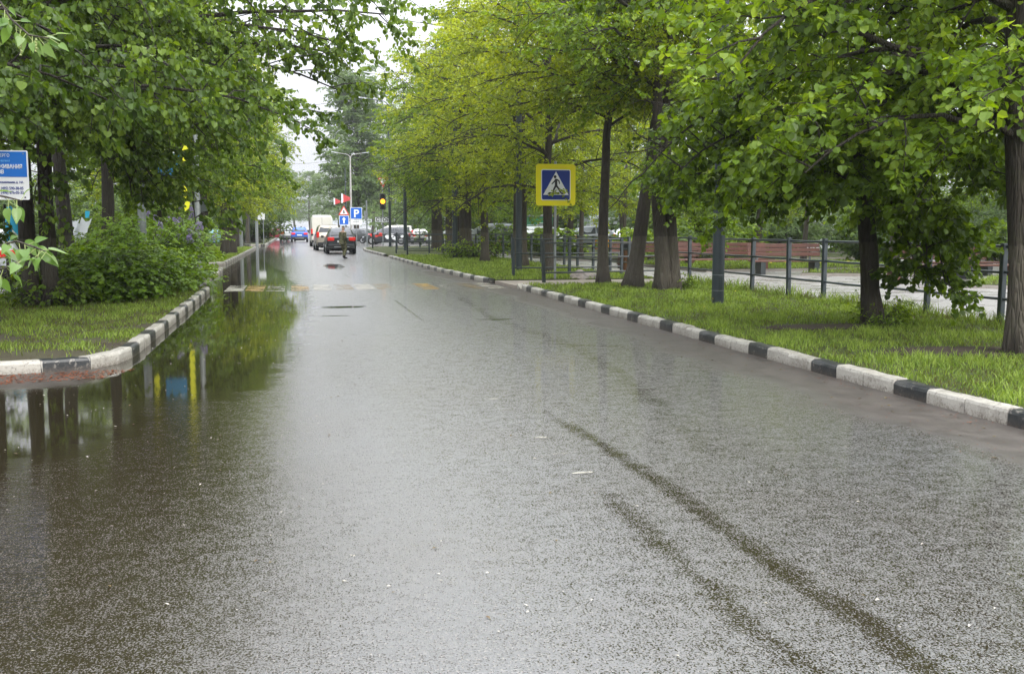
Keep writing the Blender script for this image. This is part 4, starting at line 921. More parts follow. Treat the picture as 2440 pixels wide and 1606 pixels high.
# dandelions
dm = MB()
for a in range(8):
    an = a * .785; dm.add([(0, 0, .006), (.022 * math.cos(an), .022 * math.sin(an), 0), (.022 * math.cos(an + .78), .022 * math.sin(an + .78), 0)], [(0, 1, 2)])
M['dandelion'] = mat('dandelion_yellow', (.75, .55, .02), .7)
dme = dm.mesh('flower_head', M['dandelion']); smb = MB().tube([(0, 0, -.12), (0, 0, 0)], .002, 4).mesh('stem', M['grass'])
for i, (x, y, z, s) in enumerate([(7.2, 22.3, .24, 1), (7.9, 24, .24, 1), (9.8, 21.4, .24, 1), (8.3, 19.2, .24, 1), (7.4, 17.5, .22, 1), (8.0, 31.8, .25, 1.2), (8.6, 41, .25, 1.2), (7.0, 36, .25, 1.2)] + [(16.5 + .6 * k + .2 * (k % 3), 34.4 + .35 * (k % 4), .36, 3) for k in range(8)]):
    t = empty('dandelion', (x, y, z), 0, 'small yellow dandelion standing in the grass', 'flower', 'dandelions in the grass'); t.scale = (s,) * 3
    link('flower_head', dme, t); link('stem', smb, t)

# young poplar close to the camera: its twigs hang into the left edge, each leaf a piece of its own
def poplar():
    root = empty('young_poplar', (-2.55, 3.9, 0), 0, 'young poplar at the left edge whose glossy leaves hang before the blue sign', 'tree')
    lm = []
    for k in range(3):
        r = random.Random(k); vs = []; fs = []; n = 7
        for j in range(n):
            t = j / (n - 1); w = .29 * math.sin(math.pi * min(1, (t * .93 + .08)) ** .62) if t < 1 else 0; z = -.16 * t * t + .05 * math.sin(t * 3 + k)
            vs += [(-w, t, z + .28 * w), (0, t, z - .03), (w, t, z + .28 * w * (1.1 - .3 * k))]
        for j in range(n - 1): a = j * 3; fs += [(a, a + 1, a + 4, a + 3), (a + 1, a + 2, a + 5, a + 4)]
        me = MB().add(vs, fs).mesh('leaf', M['leaf_poplar'], True)
        at = me.attributes.new('tint', 'FLOAT', 'POINT'); at.data.foreach_set('value', [(.35, .6, .85)[k]] * len(vs)); lm.append(me)
    tw = MB(); tw.tube([(-.1, 0, 0), (-.05, 0, 1.2), (-.12, .05, 2.4), (-.15, .0, 3.4)], [.03, .025, .018, .008], 8)
    tw.build('trunk', M['bark_plain'], root, True)
    base = Vector((-2.55, 3.9, 0)); r = random.Random(5)
    def spray(pts, nlv, size, catkin=()):
        pts = [Vector(p) - base for p in pts]; MB().tube(pts, [.006] + [.004] * (len(pts) - 2) + [.002], 6).build('twig', M['bark_plain'], root, True)
        for i in range(nlv):
            t = .25 + .75 * i / (nlv - 1); f = t * (len(pts) - 1); j = min(int(f), len(pts) - 2); p = pts[j].lerp(pts[j + 1], f - j); td = (pts[j + 1] - pts[j]).normalized()
            sd = Vector((td.y, -td.x, 0)).normalized() * (1 if i % 2 else -1)
            d = (td * r.uniform(.0, .8) + sd * r.uniform(.2, .9) + Vector((r.uniform(-.5, .5), r.uniform(-.5, .4), r.uniform(-1.3, .35)))).normalized()
            nn = (Vector((0, -.5, 1)) + Vector((r.uniform(-.9, .9), r.uniform(-.9, .6), r.uniform(-.5, .4)))).normalized(); s = d.cross(nn).normalized(); nn = s.cross(d)
            q = p + d * r.uniform(.02, .045)
            sz = size * r.uniform(.65, 1.15); mt = Matrix((s, d, nn)).transposed().to_4x4(); mt.translation = q
            o = link('leaf', lm[r.randrange(3)], root); o.matrix_local = mt @ Matrix.Scale(sz, 4)
            MB().tube([p, q], .0012, 4).build('leaf_stalk', M['leaf_poplar_stalk'], root)
        for (a, L) in catkin:
            p = pts[-2] + Vector((a, 0, -.01)); MB().tube([p - Vector((0, 0, L * k / 9)) + Vector((.003 * math.sin(k * 2), 0, 0)) for k in range(10)], [.002 + .003 * (k % 2) for k in range(10)], 6).build('catkin', M['leaf_poplar_stalk'], root)
    spray([P(-120, -60, 4.0), P(0, 5, 3.95), P(25, 45, 3.95), P(70, 85, 3.9), P(118, 92, 3.9)], 22, .052, ((-.03, .06), (.02, .045)))
    spray([P(-160, 560, 4.0), P(-20, 590, 3.95), P(40, 575, 3.9), P(85, 590, 3.9), P(110, 600, 3.85)], 20, .06)
    spray([P(-150, 640, 3.9), P(-40, 640, 3.85), P(10, 640, 3.8), P(50, 620, 3.8)], 14, .06)
    spray([P(-120, 420, 4.1), P(-40, 460, 4.05), P(15, 470, 4.0), P(50, 478, 4.0)], 9, .055)
M['leaf_poplar_stalk'] = mat('poplar_stalk', (.25, .30, .10), .5)
poplar()

litter('fallen_leaf_bits', gut2, 160, .022, M['leaf_dry'], 'small fallen leaf bits lying beside the right gutter', z=.008)
litter('fallen_leaf_bits', [(-2.1, 4), (5.6, 4), (5.6, 16), (-2.1, 16)], 120, .016, M['leaf_dry'], 'scattered leaf bits and grit on the near road', z=.006)

# ------------------------------------------------------------------ street furniture
def fence(label, pts, rails_z, post_h, m, z0=.1, postw=.045, skip_ends=False, group=None, tilt=None):
    """pts: post positions; rails run from post to post, each rail a part"""
    c = pts[0]; root = empty('rail_fence', (c[0], c[1], z0), 0, label, 'fence', group)
    pm = MB().box(-postw, postw, -postw, postw, -.15, post_h, .008).mesh('post', m)
    cm = MB().box(-postw - .006, postw + .006, -postw - .006, postw + .006, post_h + .001, post_h + .014, .004).mesh('post_cap', m)
    for i, p in enumerate(pts):
        q = pts[min(i + 1, len(pts) - 1)]; b = pts[max(i - 1, 0)]; an = math.atan2(q[1] - b[1], q[0] - b[0])
        o = link('post', pm, root, None, (p[0] - c[0], p[1] - c[1], rnd.uniform(-.012, .012)), (rnd.uniform(-.02, .02), rnd.uniform(-.02, .02), an))
        if tilt and i == 0: o.rotation_euler = (0, tilt, an)
        link('post_cap', cm, o)
    for i in range(len(pts) - 1):
        a, b = Vector((*pts[i], 0)), Vector((*pts[i + 1], 0)); d = (b - a); L = d.length; dn = d / L
        if tilt and i == 0: pass
        for z in rails_z:
            s = a - Vector((*c, 0)) + dn * (postw + .002); e = b - Vector((*c, 0)) - dn * (postw + .002)
            zz = z + rnd.uniform(-.008, .008); mid = (s + e) / 2
            MB().tube([s + Vector((0, 0, zz)), mid + Vector((rnd.uniform(-.004, .004), 0, zz - rnd.uniform(0, .012))), e + Vector((0, 0, z + rnd.uniform(-.008, .008)))], .024, 8, True).build('rail', m, root, True)
    return root
fp = [(float(fence_x(y)), y) for y in (6.8, 8.7, 10.6, 12.5, 14.39, 16.3, 18.1, 19.8, 21.3, 23.1, 25.0, 26.9, 28.9)]
fence('long dark three-rail fence parallel to the road beside the square', fp, (.42, .86, 1.28), 1.32, M['steel_dark'])
fp = [(float(fence_x(y)), y) for y in (31.6, 33.3, 35.0, 36.7, 38.3, 40.0, 41.7, 43.4, 45.2, 47.0, 48.8, 50.5, 52.3, 54.0)]
fence('dark three-rail fence continuing beyond the path to the far right', fp, (.42, .86, 1.22), 1.26, M['steel_dark'])
fence('guard rail before the straight trunk, black, near side of the path', [(6.99, 28.25), (8.9, 28.6), (10.78, 28.9)], (.28, .72, 1.13), 1.18, M['steel_black'], tilt=-.035)
fence('blue-grey guard rail on the far side of the path by the tall lamp', [(6.73, 31.2), (8.6, 31.35), (10.4, 31.5)], (.3, .75, 1.2), 1.24, M['steel_dark'])
fence('guard rail before the narrow far path', [(5.93, 57.0 - 2.2), (7.9, 55.0 - .1), (9.7, 54.9)], (.3, .75, 1.15), 1.18, M['steel_black'])
fence('guard rail beyond the narrow far path', [(5.87, 60.4), (7.8, 60.0), (9.8, 59.8)], (.3, .75, 1.15), 1.18, M['steel_dark'])
fence('short low guard rail beside the traffic light', [(5.56, 75.0), (7.4, 75.6), (9.2, 76.2)], (.5, 1.0), 1.15, M['steel_black'])

def lamp(x, y, H, r, m, label, arm=None, z=.1, seams=False, group='street lamp posts'):
    root = empty('street_lamp', (x, y, z), 0, label, 'street lamp', group)
    MB().tube([(0, 0, -.2), (0, 0, 2.2), (0, 0, 6), (0, 0, H)], [r, r * .97, r * .78, r * .5], 20).build('pole', m, root, True)
    if seams:
        for zz, hh in ((.62, .008), (.30, .008)):
            MB().tube([(0, 0, zz), (0, 0, zz + hh)], [r * 1.02, r * 1.02], 20).build('seam_ring', M['galv'], root, True)
        MB().box(-.05, .05, -r - .006, -r + .02, .32, .60, .01).build('hatch', m, root)
    for s in ([] if arm is None else [arm] if not hasattr(arm, '__len__') else arm):
        sg = 1 if s > 0 else -1
        MB().tube([(0, 0, H - .25), (sg * .08, 0, H + .05), (sg * .3, 0, H + .25), (s * .75, 0, H + .42)], [.045, .04, .035, .03], 8).build('arm', m, root, True)
        hd = MB(); x0, x1 = s * .72, s * 1.12
        hd.add([(x0, -.06, H + .38), (x1, -.11, H + .50), (x1, .11, H + .50), (x0, .06, H + .38), (x0, -.05, H + .47), (x1, -.08, H + .57), (x1, .08, H + .57), (x0, .05, H + .47)], [(0, 1, 2, 3), (7, 6, 5, 4), (0, 4, 5, 1), (1, 5, 6, 2), (2, 6, 7, 3), (3, 7, 4, 0)])
        hd.build('lamp_head', M['galv'], root)
    return root
lamp(8.43, 19.25, 11, .125, M['steel_dark'], 'nearest blue-grey lamp post on the right verge by the fence', -2.3, seams=True)
lamp(7.79, 35.2, 11, .115, M['steel_dark'], 'second lamp post on the right, left of the pedestrian sign', -2.3)
lamp(7.78, 49.9, 11, .13, M['steel_dark'], 'third lamp post on the right between two leafy trunks', -2.3)
lamp(7.15, 67.2, 11, .12, M['steel_dark'], 'fourth lamp post on the right behind the far guard rail', -2.3)
lamp(7.3, 80.0, 11, .11, M['steel_dark'], 'fifth lamp post on the right, just behind the traffic light', -2.3)
lamp(6.4, 119.1, 9.6, .14, M['concrete'], 'pale double-armed lamp post beyond the junction', (-1.9, 1.9))
lamp(-4.0, 28.6, 9, .11, M['galv'], 'grey pole standing out of the shrubs behind the left verge', None)
lamp(-3.15, 35.1, 9, .10, M['galv'], 'grey lamp post on the left island carrying a blue and yellow ornament', None)
lamp(-4.0, 79.2, 9, .13, M['galv'], 'first grey lamp post on the far left grass', None)
lamp(-3.3, 91.8, 9, .13, M['galv'], 'second grey lamp post on the far left grass', None)

# blue and yellow ornament on the left lamp post
orn = empty('lamp_ornament', (-4.05, 35.05, 2.2), 0, 'blue and yellow decoration half hidden in the left foliage', 'decoration')
MB().box(-.30, .38, -.03, .03, 1.15, 1.85, .02).build('blue_panel', mat('ornament_blue', (.02, .17, .33), .5), orn)
yl = mat('ornament_yellow', (.75, .75, .02), .5)
for sx in (-.52, .52):
    for k in range(7 if sx > 0 else 3):
        t = MB(); a = .28 + .1 * (k % 2); z = k * .3 + (.0 if sx > 0 else 1.0); sg = 1 if sx > 0 else -1
        t.prism([(sx, z), (sx + sg * .12, z + .1), (sx + sg * .16, z + .3), (sx + sg * .03, z + .34), (sx - sg * .05, z + .16)], 'y', -.02, .02); t.build('yellow_petal', yl, orn)
MB().box(-.1, .3, -.02, .02, 1.88, 2.0, .02).build('white_crest', M['white_sign'], orn)
MB().box(.5, .72, -.015, .015, .2, .26).build('bracket', M['galv'], orn)

FONT = None
def text(body, size, m, parent, loc, rz=0.0, align='CENTER', name='lettering', bold=0.0, sx=1.0):
    c = bpy.data.curves.new(name, 'FONT'); c.body = body; c.size = size; c.align_x = align; c.extrude = .0015; c.resolution_u = 3; c.offset = bold
    c.materials.append(m); o = bpy.data.objects.new(name, c); COL.objects.link(o); o.parent = parent; o.location = loc; o.rotation_euler = (math.pi / 2, 0, rz); o.scale = (sx, 1, 1)
    dg = bpy.context.evaluated_depsgraph_get(); me = bpy.data.meshes.new_from_object(o.evaluated_get(dg)); me.name = name
    bpy.data.objects.remove(o); bpy.data.curves.remove(c)
    if len(me.materials) == 0: me.materials.append(m)
    o = link(name, me, parent, None, loc, (math.pi / 2, 0, rz)); o.scale = (sx, 1, 1); return o
def rr(x0, x1, z0, z1, r, n=5):
    out = []
    for cx, cz, a0 in ((x1 - r, z0 + r, -90), (x1 - r, z1 - r, 0), (x0 + r, z1 - r, 90), (x0 + r, z0 + r, 180)):
        for k in range(n + 1): a = math.radians(a0 + 90 * k / n); out.append((cx + r * math.cos(a), cz + r * math.sin(a)))
    return out
def plate(poly, y0, y1, name, m, parent): return MB().prism(poly, 'y', y0, y1).build(name, m, parent)

# pedestrian crossing sign
ps = empty('pedestrian_crossing_sign', (7.7, 29.68, .1), math.radians(2), 'blue and white pedestrian crossing sign on a bright yellow square board', 'road sign')
MB().tube([(0, .03, -.15), (0, .03, 3.55)], .038, 14).build('pole', M['galv'], ps, True)
W = .62; zb = 2.22; zc_ = zb + W
plate(rr(-W, W, zb, zb + 2 * W, .09), -.018, -.006, 'yellow_board', M['yellow_sign'], ps)
w2 = .46; plate(rr(-w2, w2, zc_ - w2, zc_ + w2, .05), -.024, -.019, 'white_border', M['white_sign'], ps)
w3 = .435; plate(rr(-w3, w3, zc_ - w3, zc_ + w3, .04), -.030, -.025, 'blue_panel', M['navy_sign'], ps)
zt = zc_ + .40; z2 = zc_ - .30
plate([(-.40, z2), (.40, z2), (.0, zt)], -.036, -.031, 'white_triangle', M['white_sign'], ps)
def lim(p, q, w0, w1):
    p = Vector(p); q = Vector(q); d = (q - p).normalized(); n = Vector((-d.y, d.x)); return [tuple(p - n * w0), tuple(q - n * w1), tuple(q + n * w1), tuple(p + n * w0)]
fig = [([(.0 + .045 * math.cos(a * .523) - .03, .24 + .045 * math.sin(a * .523)) for a in range(12)], 'y'),
       (lim((.0, .18), (.0, -.02), .035, .04), 'y'), (lim((.0, -.01), (-.06, -.12), .032, .026), 'y'), (lim((-.06, -.11), (-.10, -.25), .026, .02), 'y'),
       (lim((.0, -.01), (.07, -.10), .032, .026), 'y'), (lim((.07, -.09), (.155, -.24), .026, .02), 'y'),
       (lim((.0, .17), (-.07, .08), .022, .018), 'y'), (lim((-.07, .085), (-.135, .02), .018, .014), 'y'), (lim((.01, .165), (.09, .12), .022, .018), 'y'), (lim((.09, .125), (.11, .03), .018, .014), 'y')]
pf = MB()
for k, (poly, ax) in enumerate(fig): pf.prism([(a, b + zc_) for a, b in poly], 'y', -.0415 - .0004 * k, -.037)
pf.build('walking_figure', M['black_sign'], ps)
for (x0, x1, sk) in ((-.27, -.19, .05), (-.04, .03, .0), (.17, .25, -.05)):
    plate([(x0, zc_ - .28), (x1, zc_ - .28), (x1 + sk, zc_ - .22), (x0 + sk, zc_ - .22)], -.041, -.037, 'crossing_bar', M['black_sign'], ps)

# blue and white company sign at the left edge
Ys = 13.6
a = P(73.5, 477, Ys); b = P(73.5, 360, Ys); wS = 1.25; hS = b.z - a.z
sg2 = empty('company_sign', (a.x - wS / 2, Ys, 0), math.radians(-3), 'blue and white company board with address lettering at the left edge', 'sign')
z0 = a.z
MB().tube([(-.25, .04, 0), (-.25, .04, z0 + hS)], .035, 10).build('pole', M['galv'], sg2, True)
plate(rr(-wS / 2, wS / 2, z0, z0 + hS, .02), -.012, .0, 'white_panel', M['white_sign'], sg2)
plate([(-wS / 2 + .015, z0 + hS * .465), (wS / 2 - .015, z0 + hS * .465), (wS / 2 - .015, z0 + hS - .015), (-wS / 2 + .015, z0 + hS - .015)], -.016, -.0125, 'blue_field', mat('company_blue', (.01, .14, .52), .35), sg2)
wt, bt_ = M['white_sign'], M['navy_sign']
XR = wS / 2 - .065
for (s, sz, zf, m, yy, bo) in (('ЭНЕРГО', .056, .866, wt, -.018, .0), ('КИЙ ФИЛИАЛ', .030, .77, mat('light_blue_print', (.2, .55, .9), .4), -.018, 0), ('ОБСЛУЖИВАНИЯ', .066, .637, wt, -.018, .0016), ('ЦЕНТР КЛИЕНТОВ', .066, .53, wt, -.018, .0016),
                              ('ул. Краснознаменная, д. 14А', .037, .337, bt_, -.014, .001), ('8 (495) 590-38-05', .05, .206, bt_, -.014, .001), ('8 (498) 676-05-33', .05, .12, bt_, -.014, .001)):
    if s == 'ЦЕНТР КЛИЕНТОВ': text('КЛИЕНТОВ', sz, m, sg2, (XR - .215, yy, z0 + hS * zf), 0, 'RIGHT', bold=bo, sx=.8)
    else: text(s, sz, m, sg2, ((XR if s not in ('ЭНЕРГО', 'КИЙ ФИЛИАЛ') else XR - .142), yy, z0 + hS * zf), 0, 'RIGHT', bold=bo, sx=.8)
MB().tube([(wS / 2 - .05, -.02, z0 + .03), (wS / 2 - .05, -.012, z0 + .03)], .01, 8).build('bolt', M['black'], sg2)
MB().tube([(wS / 2 - .05, -.02, z0 + hS - .04), (wS / 2 - .05, -.016, z0 + hS - .04)], .008, 8).build('bolt', M['galv'], sg2)

# small far signs
def post_sign(name, x, y, H, label, parts, r=.03, m=None, z=0.0):
    root = empty(name, (x, y, z), 0, label, 'road sign'); MB().tube([(0, .03, -.1), (0, .03, H)], r, 8).build('pole', m or M['galv'], root, True); parts(root); return root
def p_park(r):
    plate(rr(-.52, .52, 2.35, 3.4, .06), -.01, 0, 'white_border', M['white_sign'], r); plate(rr(-.48, .48, 2.39, 3.36, .05), -.016, -.011, 'blue_panel', M['blue_sign'], r)
    text('P', .95, M['white_sign'], r, (0, -.018, 2.54), bold=.02); plate(rr(-.52, .52, 1.85, 2.3, .04), -.01, 0, 'info_plate', M['white_sign'], r)
    MB().box(-.3, .25, -.016, -.011, 2.12, 2.17).build('printed_line', M['black_sign'], r)
post_sign('parking_sign', 5.4, 92.0, 3.4, 'blue parking sign with P above a white plate', p_park, .045)
def p_arrow(r):
    plate(rr(-.46, .46, 1.85, 2.75, .05), -.01, 0, 'white_border', M['white_sign'], r); plate(rr(-.42, .42, 1.89, 2.71, .04), -.016, -.011, 'blue_panel', M['blue_sign'], r)
    plate([(-.07, 2.0), (.07, 2.0), (.07, 2.35), (.2, 2.35), (0, 2.62), (-.2, 2.35), (-.07, 2.35)], -.021, -.017, 'white_arrow', M['white_sign'], r)
    plate([(-.52, 2.8), (.52, 2.8), (0, 3.7)], -.01, 0, 'red_triangle', M['red_sign'], r); plate([(-.37, 2.89), (.37, 2.89), (0, 3.53)], -.016, -.011, 'white_triangle', M['white_sign'], r)
    MB().prism([(-.12, 2.98), (.14, 2.98), (.05, 3.1), (.1, 3.18), (-.02, 3.26), (-.12, 3.2), (-.03, 3.12)], 'y', -.021, -.017).build('warning_symbol', M['black_sign'], r)
post_sign('direction_sign', 4.65, 99.5, 3.6, 'blue upward arrow sign below a red warning triangle', p_arrow, .035)
def p_plain(r): plate(rr(-.6, .15, 2.3, 2.9, .03), -.01, 0, 'white_plate', M['white_sign'], r)
post_sign('small_white_sign', -2.75, 92.6, 2.9, 'small white plate sign beside the second left lamp post', p_plain)
def p_back(r):
    plate(rr(-.45, .45, 2.3, 2.85, .03), -.02, -.006, 'panel_back', rough_mat('dull_sign_back', (.16, .19, .19), (.12, .14, .14), 4, .5), r)
post_sign('sign_from_behind', -4.05, 44.6, 2.85, 'dull grey back of a rectangular sign under the left foliage', p_back)
def p_grey(r): plate(rr(-.22, .08, 2.3, 3.0, .02), -.01, 0, 'sign_edge', M['galv'], r)
post_sign('sign_pole', 5.95, 86.5, 3.9, 'bare galvanised sign pole between the parking and stop signs', p_grey, .06)
MB_ = post_sign('thin_marker_pole', -3.5, 82.5, 2.6, 'thin dark pole between the two left lamp posts', lambda r: MB().box(-.02, .02, .0, .06, 2.602, 2.65).build('pole_cap', M['steel_black'], r), .025, M['steel_black'])

# traffic light with stop board
tl = empty('traffic_light', (6.95, 82.3, .0), 0, 'traffic light showing amber above a white board', 'traffic light')
MB().tube([(0, .06, -.1), (0, .06, 4.9)], .055, 10).build('pole', M['galv'], tl, True)
MB().box(-.24, .24, -.16, .04, 3.05, 4.35, .05).build('housing', M['plastic_black'], tl)
for k, (z, m) in enumerate(((4.13, M['lens_dark']), (3.70, M['amber']), (3.27, M['lens_dark']))):
    MB().tube([(0, -.158, z), (0, -.185, z)], .19 if k == 1 else .15, 20).build('amber_lens' if k == 1 else 'dark_lens', m, tl, True)
    v = MB(); n = 9
    pts = [(.17 * math.cos(math.radians(a)), .17 * math.sin(math.radians(a))) for a in np.linspace(-10, 190, n)]
    vv = [(x, -.16, z + zz) for x, zz in pts] + [(x, -.36, z + zz) for x, zz in pts] + [(x * 1.06, -.16, z + zz * 1.06) for x, zz in pts] + [(x * 1.06, -.36, z + zz * 1.06) for x, zz in pts]
    fs = [(i, i + 1, n + i + 1, n + i) for i in range(n - 1)] + [(2 * n + i + 1, 2 * n + i, 3 * n + i, 3 * n + i + 1) for i in range(n - 1)] + [(n + i, n + i + 1, 3 * n + i + 1, 3 * n + i) for i in range(n - 1)]
    if k != 1: v.add(vv, fs).build('visor', M['plastic_black'], tl)
sb = empty('stop_board', (6.95, 82.2, 0), 0, 'white board lettered СТОП under the amber traffic light', 'sign')
plate([(-.66, 2.02), (.66, 2.02), (.66, 2.47), (-.66, 2.47)], -.03, -.01, 'black_border', M['black_sign'], sb)
plate([(-.63, 2.05), (.63, 2.05), (.63, 2.44), (-.63, 2.44)], -.036, -.031, 'white_panel', M['white_sign'], sb)
text('СТОП', .40, M['black_sign'], sb, (0, -.038, 2.11), sx=1.0, bold=.012)
gw = empty('give_way_sign', (7.0, 82.35, 0), math.radians(12), 'give-way triangle half hidden by leaves above the traffic light', 'road sign')
plate([(-.45, 5.6), (0, 4.8), (.45, 5.6)], -.01, 0, 'red_triangle', M['red_sign'], gw); plate([(-.31, 5.52), (0, 4.97), (.31, 5.52)], -.016, -.011, 'white_triangle', M['white_sign'], gw)
MB().tube([(0, .03, 4.9), (0, .03, 5.6)], .03, 8).build('bracket', M['galv'], gw, True)
# pedestrian signal glowing red among the leaves
pl = empty('pedestrian_signal', (10.3, 62.0, 0.1), 0, 'small red pedestrian signal glowing among the right foliage', 'traffic light')
MB().tube([(0, .06, -.1), (0, .06, 2.9)], .05, 8).build('pole', M['steel_black'], pl, True)
MB().box(-.17, .17, -.12, .05, 2.35, 3.05, .03).build('housing', M['plastic_black'], pl)
pr = MB(); pr.tube([(0, -.125, 2.93), (0, -.135, 2.93)], .05, 8); pr.box(-.07, .07, -.135, -.122, 2.70, 2.87); pr.box(-.04, .04, -.135, -.122, 2.50, 2.69); pr.build('red_figure', M['red_lamp'], pl)
# flags
fg = 'flags hanging at the far junction'
for (px, py, lab) in ((803, 481, 'smaller red flag at the far junction, left one'), (824, 474, 'larger white and red flag at the far junction')):
    p = P(px, py, 118); f = empty('flag', p, 0, lab, 'flag', fg); s = .68 if px > 810 else .5
    def cl_(x, z, k): return (x, .12 * math.sin(x * 4 + k), z - .35 * x)
    for nm, m, x0, x1 in (('white_stripe', M['white_cloth'], -.75 * s, -.45 * s), ('red_stripe', mat('flag_red', (.5, .05, .05), .7), -.45 * s, .75 * s)):
        mb = MB(); vs = []
        for i in range(6):
            x = x0 + (x1 - x0) * i / 5
            hh = (1.1 - .5 * (x / s + .75) / 1.5) * s; vs += [(x, .1 * math.sin(x * 5), .9 * s - .45 * (x + .75 * s) - 0), (x, .1 * math.sin(x * 5 + .6), .9 * s - .45 * (x + .75 * s) - hh * 1.5 + .3 * (x + .75 * s))]
        mb.add(vs, [(2 * i, 2 * i + 1, 2 * i + 3, 2 * i + 2) for i in range(5)]); mb.add([(v[0], v[1] + .02, v[2]) for v in vs], [(2 * i + 2, 2 * i + 3, 2 * i + 1, 2 * i) for i in range(5)]); mb.build(nm, m, f)
p = P(822, 400, 118.4); fp_ = empty('flag_pole', (p.x, 118.4, 0), 0, 'thin dark pole left of the double-armed lamp', 'pole')
MB().tube([(0, 0, 0), (0, 0, p.z)], [.09, .05], 8).build('pole_shaft', M['steel_dark'], fp_, True)
MB().tube([(-1.0, -.3, p.z - 3.6), (.1, 0, p.z - 4.4), (.1, -.3, p.z - 3.3)], .03, 6).build('flag_holder', M['galv'], fp_)

# overhead wires
for k, (a_, b_) in enumerate([((-9, 119, 9.6), (6.3, 119.1, 9.5)), ((-9, 60, 8.6), (7.1, 67.2, 10.6))]):
    pts = [Vector(a_).lerp(Vector(b_), t / 12) - Vector((0, 0, .8 * math.sin(math.pi * t / 12))) for t in range(13)]
    o = MB().tube(pts, .012, 4).build('overhead_wire', M['plastic_black'], None, True); tag(o, ('thin overhead wire crossing the far junction', 'thin overhead wire crossing the street in the sky gap')[k], 'wire')

# litter bin, boulder
lb = empty('litter_bin', (11.6, 34.2, .08), 0, 'brown slatted litter bin with black top behind the guard rails', 'litter bin')
for k in range(14):
    an = k * 2 * math.pi / 14; o = MB().box(-.045, .045, -.012, .012, .04, .78, .004).build('slat', M['wood_brown'], lb, loc=(.24 * math.cos(an), .24 * math.sin(an), 0), rot=(0, 0, an + math.pi / 2))
MB().tube([(0, 0, .78), (0, 0, 1.0), (0, 0, 1.06)], [.25, .25, .18], 16).build('top', M['plastic_black'], lb, True)
MB().tube([(0, 0, .03), (0, 0, .78)], .21, 14).build('liner', M['black'], lb, True)
def boulder(x, y, sx, sy, sz, seed, label):
    r = random.Random(seed); import bmesh
    bm = bmesh.new(); bmesh.ops.create_icosphere(bm, subdivisions=4, radius=1)
    from mathutils import noise as mn
    for v in bm.verts:
        n = mn.noise(v.co * 1.3 + Vector((seed, 0, 0))) * .28 + mn.noise(v.co * 4 + Vector((seed, 3, 0))) * .07; v.co = v.co * (1 + n); v.co.x *= sx; v.co.y *= sy; v.co.z = max(v.co.z * sz, -.1)
    me = bpy.data.meshes.new('boulder'); bm.to_mesh(me); bm.free(); me.polygons.foreach_set('use_smooth', [True] * len(me.polygons))
    o = link('boulder', me, None, M['stone'], (x, y, .1)); tag(o, label, 'boulder', 'boulders on the verge')
boulder(8.55, 29.9, .34, .3, .26, 1, 'larger pale boulder behind the black guard rail, right of the sign pole'); boulder(8.98, 30.0, .30, .26, .2, 2, 'smaller whitish boulder beside the larger one')
boulder(-3.9, 17.1, .05, .05, .05, 3, 'tiny white stone lying in the near left grass')

# benches
def bench(x, y, rz, L, label, back=True, group='red-brown park benches'):
    b = empty('park_bench', (x, y, .08), rz, label, 'bench', group)
    for k in range(4): MB().box(-L / 2, L / 2, -.30 + k * .155, -.17 + k * .155, .42, .47, .01).build('seat_plank', M['wood_red'], b)
    if back:
        for k in range(3): o = MB().box(-L / 2, L / 2, .34 + .035 * k, .38 + .035 * k, .60 + k * .15, .73 + k * .15, .01).build('back_plank', M['wood_red'], b)
    for s in np.linspace(-L / 2 + .35, L / 2 - .35, max(2, int(L / 1.6))):
        MB().box(s - .09, s + .09, -.28, .28, .0, .417, .01).build('support', M['wood_red'] if L > 3 else M['steel_black'], b)
        if back: MB().prism([(.30, .2), (.36, .2), (.49, 1.02), (.455, 1.02)], 'x', s - .03, s + .03).build('back_bracket', M['steel_black'], b)
    return b
bench(14.9, 34.0, R_(4), 4.2, 'long red-brown bench nearest the lamp post behind the fence')
bench(16.5, 31.9, R_(-6), 2.6, 'second red-brown bench right of the nearest lamp post', True)
bench(14.0, 38.0, R_(4), 3.6, 'rear red-brown bench behind the long one')
bench(19.6, 27.2, R_(-4), 4.6, 'long backless red bench left of the right edge trunk', False)
bench(21.4, 29.5, R_(-6), 2.6, 'bench with backrest behind the long backless one at right')
bench(23.3, 33.0, R_(-6), 3.0, 'farthest right bench partly behind leaves')
pb = empty('planter', (20.4, 27.9, .08), 0, 'dark grey planter pot standing by the right benches', 'planter')
MB().tube([(0, 0, 0), (0, 0, .5), (0, 0, .56), (0, 0, .5)], [.26, .36, .37, .33], 18).build('pot', rough_mat('dark_pot', (.05, .05, .06), (.08, .08, .09), 4), pb, True)
MB().tube([(0, 0, .46), (0, 0, .501)], .32, 18).build('soil', M['soil'], pb)
# small kiosks and boxes glimpsed through the park
def kiosk(x, y, w, d, h, m, label, win=True):
    k = empty('kiosk', (x, y, .08), R_(5), label, 'kiosk'); MB().box(-w / 2, w / 2, -d / 2, d / 2, 0, h, .04).build('wall', m, k)
    MB().box(-w / 2 - .1, w / 2 + .1, -d / 2 - .1, d / 2 + .1, h + .002, h + .14, .03).build('roof', M['galv'], k)
    if win:
        f = MB().box(-w * .3, w * .1, -d / 2 - .03, -d / 2 - .002, 1.0, 1.9, .01).build('window', M['white_sign'], k); MB().box(-w * .3 + .05, w * .1 - .05, -d / 2 - .045, -d / 2 - .032, 1.05, 1.85).build('pane', M['glass'], f)
        MB().box(w * .2, w * .42, -d / 2 - .03, -d / 2 - .002, .05, 2.0, .01).build('door', m, k)
kiosk(27.5, 86, 5.5, 3, 2.8, rough_mat('grey_white_panel', (.48, .52, .53), (.42, .46, .47), 2, .5), 'pale grey kiosk glimpsed between the trunks of the square')
